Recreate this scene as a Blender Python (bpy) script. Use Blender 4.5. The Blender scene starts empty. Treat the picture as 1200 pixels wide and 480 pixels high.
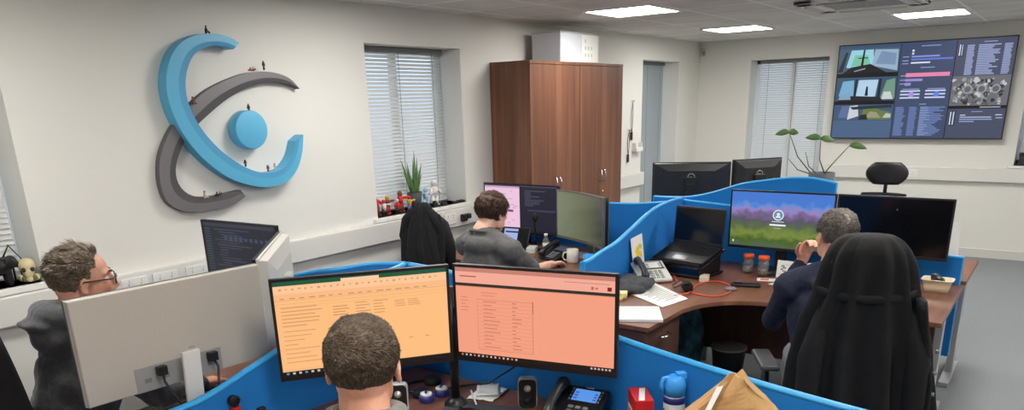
import bpy, bmesh, math, random
import numpy as np
from mathutils import Vector, Matrix, noise
random.seed(7)
C = bpy.context.scene.collection
PI = math.pi
EXP = 0.0
# ------------------------------------------------------------------ camera
FPX, CY, YAW, TILT, ROLL, HC = 873.08, 405.94, .6327, .3178, -.0272, 1.833
D, L, CEIL = 4.102, 9.935, 2.5
cy_, sy_ = math.cos(YAW), math.sin(YAW)
F0 = Vector((cy_, sy_, 0)); R0 = Vector((sy_, -cy_, 0)); U0 = Vector((0, 0, 1))
FW = F0*math.cos(TILT)-U0*math.sin(TILT); UP = U0*math.cos(TILT)+F0*math.sin(TILT)
RI = R0*math.cos(ROLL)+UP*math.sin(ROLL); UU = UP*math.cos(ROLL)-R0*math.sin(ROLL)
cam = bpy.data.cameras.new('camera'); co = bpy.data.objects.new('camera', cam); C.objects.link(co)
M = Matrix((RI, UU, -FW)).transposed().to_4x4(); M.translation = (0, 0, HC); co.matrix_world = M
cam.sensor_width = 36; cam.lens = 36*FPX/1200; cam.shift_y = (CY-240)/1200; cam.clip_start = .05
bpy.context.scene.camera = co
def pt(x, y, ax, v):
    """where the sight line of a measured photograph point meets a known plane of the room"""
    d = FW+RI*((x-600)/FPX)-UU*((y-CY)/FPX); i = 'xyz'.index(ax); o = Vector((0, 0, HC))
    return o+d*((v-o[i])/d[i])

# ------------------------------------------------------------------ materials
def lin(c):
    return tuple(((v/255)/12.92 if v/255 <= .04045 else ((v/255+.055)/1.055)**2.4) for v in c)+(1,)
MC = {}
def mat(name, col, rough=.6, metal=0, col2=None, nscale=30, bump=0, bscale=60, coat=0, alpha=None, sheen=0, spec=None, stretch=None, trans=0):
    if name in MC: return MC[name]
    m = bpy.data.materials.new(name); m.use_nodes = True; nt = m.node_tree; b = nt.nodes['Principled BSDF']
    b.inputs['Base Color'].default_value = lin(col); b.inputs['Roughness'].default_value = rough; b.inputs['Metallic'].default_value = metal
    if coat: b.inputs['Coat Weight'].default_value = coat; b.inputs['Coat Roughness'].default_value = .08
    if sheen: b.inputs['Sheen Weight'].default_value = sheen
    if spec is not None: b.inputs['Specular IOR Level'].default_value = spec
    if trans: b.inputs['Transmission Weight'].default_value = trans
    if col2 or bump:
        tc = nt.nodes.new('ShaderNodeTexCoord'); mp = nt.nodes.new('ShaderNodeMapping'); nt.links.new(tc.outputs['Object'], mp.inputs[0])
        if stretch: mp.inputs['Scale'].default_value = stretch
    if col2:
        n = nt.nodes.new('ShaderNodeTexNoise'); n.inputs['Scale'].default_value = nscale; n.inputs['Detail'].default_value = 5
        nt.links.new(mp.outputs[0], n.inputs['Vector'])
        r = nt.nodes.new('ShaderNodeValToRGB'); r.color_ramp.elements[0].position = .35; r.color_ramp.elements[1].position = .65
        r.color_ramp.elements[0].color = lin(col); r.color_ramp.elements[1].color = lin(col2)
        nt.links.new(n.outputs['Fac'], r.inputs[0]); nt.links.new(r.outputs[0], b.inputs['Base Color'])
    if bump:
        n2 = nt.nodes.new('ShaderNodeTexNoise'); n2.inputs['Scale'].default_value = bscale; n2.inputs['Detail'].default_value = 4
        nt.links.new(mp.outputs[0], n2.inputs['Vector'])
        bp = nt.nodes.new('ShaderNodeBump'); bp.inputs['Strength'].default_value = bump; bp.inputs['Distance'].default_value = .01
        nt.links.new(n2.outputs['Fac'], bp.inputs['Height']); nt.links.new(bp.outputs[0], b.inputs['Normal'])
    MC[name] = m; return m
def emit(col, k=1.0):
    key = 'glow_%d_%d_%d_%s' % (*col, k)
    if key in MC: return MC[key]
    m = bpy.data.materials.new(key); m.use_nodes = True; b = m.node_tree.nodes['Principled BSDF']
    b.inputs['Base Color'].default_value = (.01, .01, .01, 1); b.inputs['Roughness'].default_value = .35
    b.inputs['Specular IOR Level'].default_value = .2
    b.inputs['Emission Color'].default_value = lin(col); b.inputs['Emission Strength'].default_value = k*2**(-EXP)
    MC[key] = m; return m

WALL = mat('wall_paint', (220, 218, 211), .85, bump=.05, bscale=220)
WHITE = mat('white_plastic', (226, 225, 220), .45)
REVEAL = mat('reveal_paint', (222, 224, 226), .8)
BLUE = mat('blue_fabric', (12, 112, 190), .9, col2=(16, 120, 198), nscale=300, bump=.15, bscale=500)
BLUE_LIT = mat('blue_trim_lit', (45, 160, 225), .45)  # trim painted lighter for the light its top edge catches
BLACK = mat('black_plastic', (18, 18, 20), .42)
BLACKM = mat('black_matt', (14, 14, 15), .75)
SCREEN = mat('dark_screen', (8, 9, 12), .16)
GREYP = mat('grey_plastic', (120, 122, 124), .5)
LGREY = mat('light_grey_plastic', (186, 184, 178), .5)
SILVER = mat('silver_metal', (190, 190, 192), .35, metal=.6)
CHROME = mat('chrome', (225, 225, 228), .15, metal=1)
BFAB = mat('black_cloth', (14, 14, 16), .95, col2=(20, 20, 23), nscale=40, bump=.4, bscale=35)
COATM = mat('black_coat_wool', (11, 11, 12), .95, col2=(17, 17, 18), nscale=25, bump=.3, bscale=40)
PAPER = mat('paper', (235, 234, 228), .8)
INK = mat('ink', (95, 95, 100), .8)
RED = mat('red_card', (190, 25, 32), .5)
ORANGE = mat('orange_plastic', (226, 88, 40), .5)
GLASS = mat('clear_glass', (235, 240, 240), .08, trans=.9)
KRAFT = mat('kraft_paper', (190, 148, 96), .8, col2=(200, 160, 108), nscale=8, bump=.35, bscale=14)
SKIN = mat('skin', (226, 168, 142), .5, col2=(214, 148, 122), nscale=22)
SKINP = mat('pale_skin', (230, 182, 158), .5, col2=(220, 166, 142), nscale=22)
DARKB = mat('dark_blue_plastic', (40, 50, 130), .4)
TEAL = mat('teal_bag_cloth', (58, 118, 132), .9, col2=(30, 52, 66), nscale=9, bump=.5, bscale=20)

def wood(name, c1, c2, c3, scale, rough=.4):
    m = bpy.data.materials.new(name); m.use_nodes = True; nt = m.node_tree; b = nt.nodes['Principled BSDF']
    tc = nt.nodes.new('ShaderNodeTexCoord'); mp = nt.nodes.new('ShaderNodeMapping'); mp.inputs['Scale'].default_value = scale
    n = nt.nodes.new('ShaderNodeTexNoise'); n.inputs['Scale'].default_value = 1; n.inputs['Detail'].default_value = 6; n.inputs['Roughness'].default_value = .62
    r = nt.nodes.new('ShaderNodeValToRGB'); e = r.color_ramp.elements
    e[0].position = .3; e[0].color = lin(c1); e[1].position = .7; e[1].color = lin(c3); x = e.new(.5); x.color = lin(c2)
    nt.links.new(tc.outputs['Object'], mp.inputs[0]); nt.links.new(mp.outputs[0], n.inputs['Vector']); nt.links.new(n.outputs['Fac'], r.inputs[0])
    nt.links.new(r.outputs[0], b.inputs['Base Color']); b.inputs['Roughness'].default_value = rough; return m
WALNUT = wood('walnut_upright', (84, 50, 34), (112, 70, 48), (140, 94, 68), (11, 11, .5))
WALNUTT = wood('walnut_top', (98, 62, 44), (118, 76, 54), (142, 96, 70), (2, 14, 8), .35)
WALNUTU = wood('walnut_dark_panel', (62, 38, 30), (76, 46, 36), (92, 58, 46), (11, 11, .7), .5)

def blend_mat(name, stops, nscale=6, rough=.4):
    pass
# ------------------------------------------------------------------ mesh helper
class MB:
    def __init__(s): s.v = []; s.f = []; s.mi = []; s.m = []; s.sm = []
    def _m(s, m):
        if m not in s.m: s.m.append(m)
        return s.m.index(m)
    def add(s, vs, fs, m, smooth=False, T=None):
        o = len(s.v); k = s._m(m)
        for p in vs: s.v.append(tuple(T @ Vector(p)) if T else tuple(p))
        for f in fs: s.f.append([o+i for i in f]); s.mi.append(k); s.sm.append(smooth)
        return s
    def box(s, c, d, m, rz=0, rx=0, ry=0, taper=1):
        x, y, z = d[0]/2, d[1]/2, d[2]/2; t = taper
        vs = [(-x, -y, -z), (x, -y, -z), (x, y, -z), (-x, y, -z), (-x*t, -y*t, z), (x*t, -y*t, z), (x*t, y*t, z), (-x*t, y*t, z)]
        T = Matrix.Translation(c) @ Matrix.Rotation(rz, 4, 'Z') @ Matrix.Rotation(ry, 4, 'Y') @ Matrix.Rotation(rx, 4, 'X')
        return s.add(vs, [(3, 2, 1, 0), (4, 5, 6, 7), (0, 1, 5, 4), (1, 2, 6, 5), (2, 3, 7, 6), (3, 0, 4, 7)], m, T=T)
    def bx(s, a, b, m):
        return s.box([(a[i]+b[i])/2 for i in range(3)], [abs(b[i]-a[i]) for i in range(3)], m)
    def poly(s, pts, z0, z1, m, T=None):
        n = len(pts); ar = sum(pts[i][0]*pts[(i+1) % n][1]-pts[(i+1) % n][0]*pts[i][1] for i in range(n))
        if ar < 0: pts = pts[::-1]
        vs = [(p[0], p[1], z0) for p in pts]+[(p[0], p[1], z1) for p in pts]
        fs = [tuple(range(n-1, -1, -1)), tuple(range(n, 2*n))]+[(i, (i+1) % n, n+(i+1) % n, n+i) for i in range(n)]
        return s.add(vs, fs, m, T=T)
    def loft(s, rings, m, closed=True, caps=True, smooth=True, T=None):
        n = len(rings[0]); vs = [p for r in rings for p in r]; fs = []
        for j in range(len(rings)-1):
            for i in range(n if closed else n-1):
                a = j*n+i; b = j*n+(i+1) % n; fs.append((a, b, b+n, a+n))
        if caps: fs.append(tuple(range(n-1, -1, -1))); fs.append(tuple((len(rings)-1)*n+i for i in range(n)))
        return s.add(vs, fs, m, smooth, T)
    def lathe(s, prof, m, c=(0, 0, 0), n=24, T=None):
        rings = [[(c[0]+r*math.cos(2*PI*i/n), c[1]+r*math.sin(2*PI*i/n), c[2]+z) for i in range(n)] for r, z in prof]
        return s.loft(rings, m, T=T)
    def tube(s, pts, r, m, n=8, rr=None, closed=False):
        pts = [Vector(p) for p in pts]; rings = []; up = Vector((0, 0, 1)); prev = None
        for i, p in enumerate(pts):
            t = (pts[min(i+1, len(pts)-1)]-pts[max(i-1, 0)])
            if t.length < 1e-9: t = Vector((0, 0, 1))
            t.normalize()
            if prev is None: a = t.orthogonal().normalized()
            else:
                a = prev-t*prev.dot(t); a = a.normalized() if a.length > 1e-6 else t.orthogonal().normalized()
            prev = a; b = t.cross(a); q = rr[i] if rr else r
            rings.append([tuple(p+a*q*math.cos(2*PI*k/n)+b*q*math.sin(2*PI*k/n)) for k in range(n)])
        return s.loft(rings, m)
    def cyl(s, a, b, r, m, n=16, r2=None): return s.tube([a, b], r, m, n, [r, r if r2 is None else r2])
    def ell(s, c, r, m, n=16, k=10, T=None, rot=None):
        R = rot if rot else Matrix.Identity(3); rings = []
        c = Vector(c)
        vs = [tuple(c+R @ Vector((0, 0, -r[2])))]; 
        for j in range(1, k):
            a = -PI/2+PI*j/k
            for i in range(n):
                vs.append(tuple(c+R @ Vector((r[0]*math.cos(a)*math.cos(2*PI*i/n), r[1]*math.cos(a)*math.sin(2*PI*i/n), r[2]*math.sin(a)))))
        vs.append(tuple(c+R @ Vector((0, 0, r[2])))); fs = []
        for i in range(n): fs.append((0, 1+(i+1) % n, 1+i))
        for j in range(k-2):
            for i in range(n):
                a = 1+j*n+i; b = 1+j*n+(i+1) % n; fs.append((a, b, b+n, a+n))
        l = len(vs)-1
        for i in range(n): fs.append((l, l-n+i, l-n+(i+1) % n))
        return s.add(vs, fs, m, True, T)
    def cap(s, a, b, r1, r2, m):       # tapered capsule
        s.ell(a, (r1,)*3, m, 14, 8); s.ell(b, (r2,)*3, m, 14, 8); return s.cyl(a, b, r1, m, 14, r2)
    def build(s, name, parent=None, bevel=0, T=None, seg=2):
        me = bpy.data.meshes.new(name); me.from_pydata(s.v, [], s.f)
        for m in s.m: me.materials.append(m)
        me.polygons.foreach_set('material_index', s.mi); me.polygons.foreach_set('use_smooth', s.sm); me.update()
        o = bpy.data.objects.new(name, me); C.objects.link(o)
        if parent: o.parent = parent
        if T: o.matrix_local = T
        if bevel:
            md = o.modifiers.new('bevel', 'BEVEL'); md.width = bevel; md.segments = seg; md.limit_method = 'ANGLE'; md.angle_limit = .7
        return o
def tag(o, label=None, cat=None, group=None, kind=None):
    if label: o['label'] = label
    if cat: o['category'] = cat
    if group: o['group'] = group
    if kind: o['kind'] = kind
    return o
def thing(name, label, cat, loc=(0, 0, 0), rz=0, group=None):
    o = bpy.data.objects.new(name, None); o.empty_display_size = .1; C.objects.link(o); o.location = loc; o.rotation_euler = (0, 0, rz)
    return tag(o, label, cat, group)
def struct(name, mb, bevel=0): return tag(mb.build(name, bevel=bevel), kind='structure')
def remesh(o, voxel, smooth=5, wr=0, ws=9, stretch=(1, 1, 1), fac=.5):
    """fuse the overlapping volumes of a mesh into one continuous surface"""
    mats = list(o.data.materials)
    r = o.modifiers.new('r', 'REMESH'); r.mode = 'VOXEL'; r.voxel_size = voxel; r.use_smooth_shade = True
    sm = o.modifiers.new('s', 'SMOOTH'); sm.factor = fac; sm.iterations = smooth
    dg = bpy.context.evaluated_depsgraph_get(); dg.update(); me = bpy.data.meshes.new_from_object(o.evaluated_get(dg))
    o.modifiers.clear(); old = o.data; me.name = old.name; o.data = me
    if not me.materials:
        for m in mats: me.materials.append(m)
    if wr:
        me.update(); n = len(me.vertices)
        ns = [v.normal.copy() for v in me.vertices]
        for v, nn in zip(me.vertices, ns):
            p = Vector((v.co.x*stretch[0], v.co.y*stretch[1], v.co.z*stretch[2]))*ws
            w = noise.noise(p)+.5*noise.noise(p*2.1+Vector((3, 1, 7)))
            w = abs(w)*1.4-.4
            v.co += nn*(w*wr)
    for p in me.polygons: p.use_smooth = True
    return o
def text(s, size, m, parent, T, name='lettering', ext=.0004):
    cu = bpy.data.curves.new(name, 'FONT'); cu.body = s; cu.size = size; cu.extrude = ext; cu.align_x = 'CENTER'; cu.align_y = 'CENTER'
    o = bpy.data.objects.new(name, cu); C.objects.link(o)
    dg = bpy.context.evaluated_depsgraph_get(); dg.update(); me = bpy.data.meshes.new_from_object(o.evaluated_get(dg))
    bpy.data.objects.remove(o); me.materials.clear(); me.materials.append(m)
    o = bpy.data.objects.new(name, me); C.objects.link(o); o.parent = parent; o.matrix_local = T; return o

# ================================================================== ROOM
X0, Y0 = -2.6, -3.4
TH = .3
def wall_run(name, axis, at, a0, a1, holes, sign):
    """wall plane perpendicular to `axis`, inner face at `at`, running a0..a1, holes (b0,b1,z0,z1); thickness outward"""
    mb = MB()
    def seg(b0, b1, z0, z1):
        if b1-b0 < 1e-4 or z1-z0 < 1e-4: return
        if axis == 'y': mb.bx((b0, at, z0), (b1, at+sign*TH, z1), WALL)
        else: mb.bx((at, b0, z0), (at+sign*TH, b1, z1), WALL)
    p = a0
    for b0, b1, z0, z1 in sorted(holes):
        seg(p, b0, 0, CEIL+.1); seg(b0, b1, 0, z0); seg(b0, b1, z1, CEIL+.1); p = b1
    seg(p, a1, 0, CEIL+.1)
    return struct(name, mb)
WT, WS = 2.247, 1.028
WIN1 = (.55, 1.6, WS, WT); WIN2 = (3.943, 4.992, WS, WT); WIN3 = (8.28, 9.277, .35, WT)
wall_run('wall_left', 'y', D, X0, L+TH, [WIN1, WIN2, WIN3], 1)
WIN4 = (2.476, 3.42, .35, WT); WIN5 = (-.6, .45, WS, WT)
wall_run('wall_back', 'x', L, Y0, D, [WIN4, WIN5], 1)
wall_run('wall_right', 'y', Y0, X0, L+TH, [], -1)
wall_run('wall_front', 'x', X0, Y0, D, [], -1)
# floor: flecked grey carpet
m = mat('grey_carpet', (122, 127, 130), .97, col2=(146, 150, 152), nscale=140, bump=.4, bscale=300)
struct('floor', MB().bx((X0-TH, Y0-TH, -.1), (L+TH, D+TH, 0), m))
# ceiling with grid of 0.6 m tiles
m = bpy.data.materials.new('ceiling_tiles'); m.use_nodes = True; nt = m.node_tree; b = nt.nodes['Principled BSDF']; b.inputs['Roughness'].default_value = .9
ge = nt.nodes.new('ShaderNodeNewGeometry'); sp = nt.nodes.new('ShaderNodeSeparateXYZ'); nt.links.new(ge.outputs['Position'], sp.inputs[0])
def mth(op, a, bb):
    n = nt.nodes.new('ShaderNodeMath'); n.operation = op
    for i, q in enumerate((a, bb)):
        if q is None: continue
        if isinstance(q, (int, float)): n.inputs[i].default_value = q
        else: nt.links.new(q, n.inputs[i])
    return n.outputs[0]
fx = mth('FRACT', mth('DIVIDE', mth('SUBTRACT', sp.outputs[0], 5.545-6), .6), None)
fy = mth('FRACT', mth('DIVIDE', mth('SUBTRACT', sp.outputs[1], 2.70-6), .6), None)
ln = mth('MAXIMUM', mth('LESS_THAN', mth('ABSOLUTE', mth('SUBTRACT', fx, .5), None), .0), mth('MAXIMUM', mth('GREATER_THAN', mth('ABSOLUTE', mth('SUBTRACT', fx, .5), None), .482), mth('GREATER_THAN', mth('ABSOLUTE', mth('SUBTRACT', fy, .5), None), .482)))
nz = nt.nodes.new('ShaderNodeTexNoise'); nz.inputs['Scale'].default_value = 2.5; nt.links.new(ge.outputs['Position'], nz.inputs['Vector'])
rp = nt.nodes.new('ShaderNodeValToRGB'); rp.color_ramp.elements[0].position = .35; rp.color_ramp.elements[1].position = .7
rp.color_ramp.elements[0].color = lin((206, 202, 197)); rp.color_ramp.elements[1].color = lin((222, 218, 213)); nt.links.new(nz.outputs['Fac'], rp.inputs[0])
mx = nt.nodes.new('ShaderNodeMix'); mx.data_type = 'RGBA'; nt.links.new(ln, mx.inputs[0]); nt.links.new(rp.outputs[0], mx.inputs[6]); mx.inputs[7].default_value = lin((240, 238, 234))
nt.links.new(mx.outputs[2], b.inputs['Base Color'])
struct('ceiling', MB().bx((X0-TH, Y0-TH, CEIL), (L+TH, D+TH, CEIL+.12), m))
# skirting
SK = mat('skirting_paint', (205, 203, 196), .6)
struct('baseboard_left', MB().bx((X0, D-.018, 0), (8.28, D, .1), SK), .004)
struct('baseboard_back', MB().bx((L-.018, Y0, 0), (L, D, .1), SK), .004)
# plastic cable trunking along the two walls
TRK = mat('trunking_plastic', (216, 214, 208), .5)
struct('trim_1', MB().bx((X0, D-.055, .848), (8.28, D, .995), TRK), .006)
struct('trim_2', MB().bx((L-.055, Y0, .848), (L, 2.40, .995), TRK), .006)
# windows
FR = mat('window_frame_plastic', (225, 228, 232), .4)
PANE = mat('window_glass', (225, 235, 245), .02, trans=1)
def window(i, ax, at, b0, b1, z0, z1, slat, wide_gap=.03, sill=True, tilt=62, back=None):
    w = bpy.data.objects.new('window_%d' % i, None); C.objects.link(w); tag(w, kind='structure')
    def P(b, dep, z): return (b, at+dep, z) if ax == 'y' else (at+dep, b, z)
    fr = MB(); t = .05
    for a, c in (((b0, z0), (b1, z0+t)), ((b0, z1-t), (b1, z1)), ((b0, z0), (b0+t, z1)), ((b1-t, z0), (b1, z1)), (((b0+b1)/2-t/2, z0), ((b0+b1)/2+t/2, z1))):
        fr.bx(P(a[0], .235, a[1]), P(c[0], .285, c[1]), FR)
    fr.build('window_frame', w, .004)
    MB().bx(P(b0+t, .258, z0+t), P(b1-t, .264, z1-t), PANE).build('window_pane', w)
    if sill:
        MB().bx(P(b0-.05, -.035, z0-.03), P(b1+.05, .235, z0), WHITE).build('window_sill', w, .006)
    bl = thing('venetian_blind', slat[1], 'blind', P((b0+b1)/2, .19, z0))
    o = Vector(P((b0+b1)/2, .19, z0)); T = Matrix.Translation(-o)
    c0, c1 = b0+.004, b1-wide_gap
    if ax == 'x': c0, c1 = b0+.004, b1-wide_gap
    zt = z1-.002
    hr = MB(); hr.bx(P(c0, .165, zt-.035), P(c1, .215, zt), slat[2]); q = hr.build('headrail', bl, .003, T=T)
    sl = MB(); n = int((zt-.05-z0)/.027); a = math.radians(tilt)
    zb = z0+.018
    for k in range(n):
        z = zb+.01+(zt-.05-zb)*k/(n-1)
        if ax == 'y': sl.box(((c0+c1)/2, at+.19, z), (c1-c0, .030, .0012), slat[0], rx=a)
        else: sl.box((at+.19, (c0+c1)/2, z), (.030, c1-c0, .0012), slat[0], ry=-a)
    sl.build('slats', bl, T=T)
    MB().bx(P(c0, .178, zb-.012), P(c1, .202, zb), slat[2]).build('bottom_rail', bl, .003, T=T)
    co_ = MB()
    for f in (.12, .5, .88): co_.bx(P(c0+(c1-c0)*f-.0015, .172, zb), P(c0+(c1-c0)*f+.0015, .174, zt-.03), GREYP)
    co_.build('ladder_cord', bl, T=T)
    return bl
SLW = mat('blind_slat_white', (214, 214, 210), .5); SLG = mat('blind_slat_grey', (160, 168, 172), .6); HRG = mat('blind_headrail', (120, 122, 124), .5)
window(1, 'y', D, *WIN1, (SLW, 'white venetian blind cut off by the left edge of the photo', WHITE), .03)
window(2, 'y', D, *WIN2, (SLW, 'white venetian blind in the window behind the potted aloe', HRG), .03, tilt=50)
window(3, 'y', D, *WIN3, (SLG, 'grey closed blind in the window right of the wooden cupboards', HRG), .05, sill=False, tilt=74)
window(4, 'x', L, *WIN4, (SLW, 'white venetian blind in the window left of the big wall screen', HRG), .07, sill=False, tilt=54)
window(5, 'x', L, *WIN5, (SLW, 'white venetian blind at the right edge, right of the big wall screen', WHITE), .03)

# ================================================================== LIGHTING
LP = mat('panel_rim', (235, 235, 232), .5)
LE = emit((255, 252, 247), 31.0)
spots = [(5.845, 3.0, 'square ceiling light panel above the wooden cupboards'), (8.245, 3.0, 'square ceiling light panel nearest the room corner'),
         (8.245, 1.2, 'square ceiling light panel in front of the big wall screen'),
         (3.445, 3.0, 'square ceiling light panel beyond the top edge'), (1.045, 3.0, 'square ceiling light panel beyond the top edge'),
         (5.845, .6, 'square ceiling light panel beyond the top edge'), (3.445, .6, 'square ceiling light panel beyond the top edge'), (1.045, .6, 'square ceiling light panel beyond the top edge'),
         (-1.355, .6, 'square ceiling light panel beyond the top edge'), (5.845, -1.8, 'square ceiling light panel beyond the top edge'), (8.245, -1.8, 'square ceiling light panel beyond the top edge'),
         (3.445, -1.8, 'square ceiling light panel beyond the top edge'), (1.045, -1.8, 'square ceiling light panel beyond the top edge')]
for x, y, lb in spots:
    t = thing('ceiling_light', lb, 'ceiling light', (x, y, CEIL), 0, 'square ceiling light panels')
    r = MB()
    for a, c in (((-.3, -.3), (.3, -.275)), ((-.3, .275), (.3, .3)), ((-.3, -.275), (-.275, .275)), ((.275, -.275), (.3, .275))):
        r.bx((a[0], a[1], -.014), (c[0], c[1], 0), LP)
    r.build('frame', t); MB().bx((-.275, -.275, -.010), (.275, .275, 0), LE).build('diffuser', t)
w = bpy.data.worlds.new('daylight'); bpy.context.scene.world = w; w.use_nodes = True
bg = w.node_tree.nodes['Background']; bg.inputs[0].default_value = (.72, .86, 1, 1); bg.inputs[1].default_value = 2.2
# ceiling cassette air conditioner
t = thing('air_conditioner', 'white square air conditioning cassette set into the ceiling', 'air conditioner', (6.72, 1.47, CEIL))
mb = MB()
for k in range(4):
    a = k*PI/2; mb.box((.34*math.cos(a), .34*math.sin(a), -.015), (.14, .82, .03), WHITE, rz=a)
mb.build('panel', t, .008)
MB().box((0, 0, -.01), (.6, .6, .012), mat('grille', (150, 150, 148), .6)).build('intake_grille', t, .004)
for k in range(4):
    a = k*PI/2; MB().box((.35*math.cos(a), .35*math.sin(a), -.034), (.05, .5, .006), LGREY, rz=a, ry=.2).build('louvre', t)
# alarm sensor in corner
t = thing('motion_sensor', 'small white motion sensor high in the far corner of the room', 'sensor', (L-.06, D-.06, 2.36))
MB().box((0, 0, .01), (.06, .06, .10), LGREY, rz=PI/4, taper=.8).build('housing', t, .01)
MB().ell((-.02, -.02, -.0), (.022, .022, .03), mat('sensor_lens', (140, 130, 118), .3)).build('lens', t)
bpy.context.scene.view_settings.view_transform = 'Standard'; bpy.context.scene.view_settings.look = 'None'
bpy.context.scene.view_settings.exposure = EXP; bpy.context.scene.view_settings.gamma = 1
bpy.context.scene.view_settings.use_curve_mapping = False
#==SECTIONS==
# ================================================================== WALL LOGO
lg = thing('wall_logo', 'large blue and grey swoosh logo mounted on the long wall', 'wall logo', (2.9, D, 1.7)); LI = Matrix.Translation((-2.9, -D, -1.7))
LB = mat('logo_blue', (88, 172, 208), .45); LG = mat('logo_grey', (112, 108, 110), .45)
LBs = mat('logo_blue_edge', (84, 168, 206), .5); LGs = mat('logo_grey_edge', (84, 82, 86), .5)
def zp(x, y): return (170+x/2, 20+y/2)
def smoothc(pts, n=6):
    out = []
    for i in range(len(pts)-1):
        p0 = pts[max(i-1, 0)]; p1 = pts[i]; p2 = pts[i+1]; p3 = pts[min(i+2, len(pts)-1)]
        for k in range(n):
            t = k/n
            out.append(tuple(.5*((2*p1[j])+(-p0[j]+p2[j])*t+(2*p0[j]-5*p1[j]+4*p2[j]-p3[j])*t*t+(-p0[j]+3*p1[j]-3*p2[j]+p3[j])*t**3) for j in range(len(p1))))
    return out+[tuple(pts[-1])]
def swoosh(name, outer, inner, y1, m, mside, min_, split):
    o = [pt(*zp(*p), 'y', y1) for p in smoothc(outer)]; i = [pt(*zp(*p), 'y', y1) for p in smoothc(inner)]
    n = 60
    def res(P):
        d = [0]
        for a, b_ in zip(P, P[1:]): d.append(d[-1]+(b_-a).length)
        r = []; j = 0
        for k in range(n+1):
            t = d[-1]*k/n
            while j < len(P)-2 and d[j+1] < t: j += 1
            f = (t-d[j])/max(1e-9, d[j+1]-d[j]); r.append(P[j].lerp(P[j+1], min(1, f)))
        return r
    o = res(o); i = res(i); mb = MB(); vs = []
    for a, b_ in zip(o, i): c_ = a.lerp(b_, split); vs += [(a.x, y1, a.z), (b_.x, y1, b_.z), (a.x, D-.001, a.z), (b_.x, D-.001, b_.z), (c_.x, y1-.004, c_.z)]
    f1 = []; f2 = []; f3 = []
    for k in range(n):
        A = 5*k; B = A+5
        f1.append((A, A+4, B+4, B)); f3.append((A+4, A+1, B+1, B+4)); f2 += [(A, B, B+2, A+2), (A+1, A+3, B+3, B+1), (A+2, B+2, B+3, A+3)]
    f2 += [(0, 2, 3, 1), (5*n, 5*n+1, 5*n+3, 5*n+2)]
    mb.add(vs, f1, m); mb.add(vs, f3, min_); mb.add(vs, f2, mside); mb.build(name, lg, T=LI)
swoosh('blue_swoosh', [(220, 60), (195, 46), (160, 39), (120, 42), (84, 60), (60, 95), (50, 140), (54, 190), (74, 245), (108, 300), (152, 345), (200, 378), (250, 394), (290, 398), (330, 387), (355, 360), (368, 320), (371, 275)],
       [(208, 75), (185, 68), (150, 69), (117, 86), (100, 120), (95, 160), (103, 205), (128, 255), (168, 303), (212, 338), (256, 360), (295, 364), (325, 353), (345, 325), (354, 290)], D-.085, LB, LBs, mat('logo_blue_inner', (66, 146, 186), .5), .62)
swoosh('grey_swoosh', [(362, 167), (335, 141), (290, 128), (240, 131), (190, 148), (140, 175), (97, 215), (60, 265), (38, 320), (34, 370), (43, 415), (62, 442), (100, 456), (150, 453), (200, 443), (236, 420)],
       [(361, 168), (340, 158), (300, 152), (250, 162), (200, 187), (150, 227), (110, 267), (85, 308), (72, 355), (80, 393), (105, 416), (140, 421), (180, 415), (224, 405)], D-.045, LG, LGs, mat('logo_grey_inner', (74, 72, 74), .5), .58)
c = pt(*zp(251, 264), 'y', D-.085); rr = (pt(*zp(288, 264), 'y', D-.085)-c).length
mb = MB(); T = Matrix.Translation((c.x, D, c.z)) @ Matrix.Rotation(PI/2, 4, 'X')
mb.lathe([(rr*.96, 0.001), (rr, .02), (rr, .075), (rr*.97, .085)], LB, n=48, T=T); mb.build('blue_disc', lg, .002, T=LI)
FG = mat('figurine_dark', (45, 38, 36), .6); FG2 = mat('figurine_red', (120, 60, 50), .6); FG3 = mat('figurine_cream', (190, 180, 165), .6)
figs = [((143, 38), 'sit', 'seated on the top of the blue arc', FG), ((250, 127), 'lie', 'lying on the top of the grey arc', FG2), ((279, 124), 'stand', 'standing beside the lying one on the grey arc', FG),
        ((112, 204), 'sit', 'sitting where the grey arc meets the blue arc', FG2), ((244, 224), 'stand', 'standing on the blue disc', FG), ((236, 350), 'stand', 'standing alone low inside the blue arc', FG),
        ((289, 362), 'stand', 'standing left in the pair at the low end of the blue arc', FG2), ((305, 358), 'stand', 'standing right in the pair at the low end of the blue arc', FG3),
        ((140, 424), 'sit', 'sitting left of the pair on the low end of the grey arc', FG3), ((172, 418), 'lie', 'lying right of the pair on the low end of the grey arc', FG)]
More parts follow.
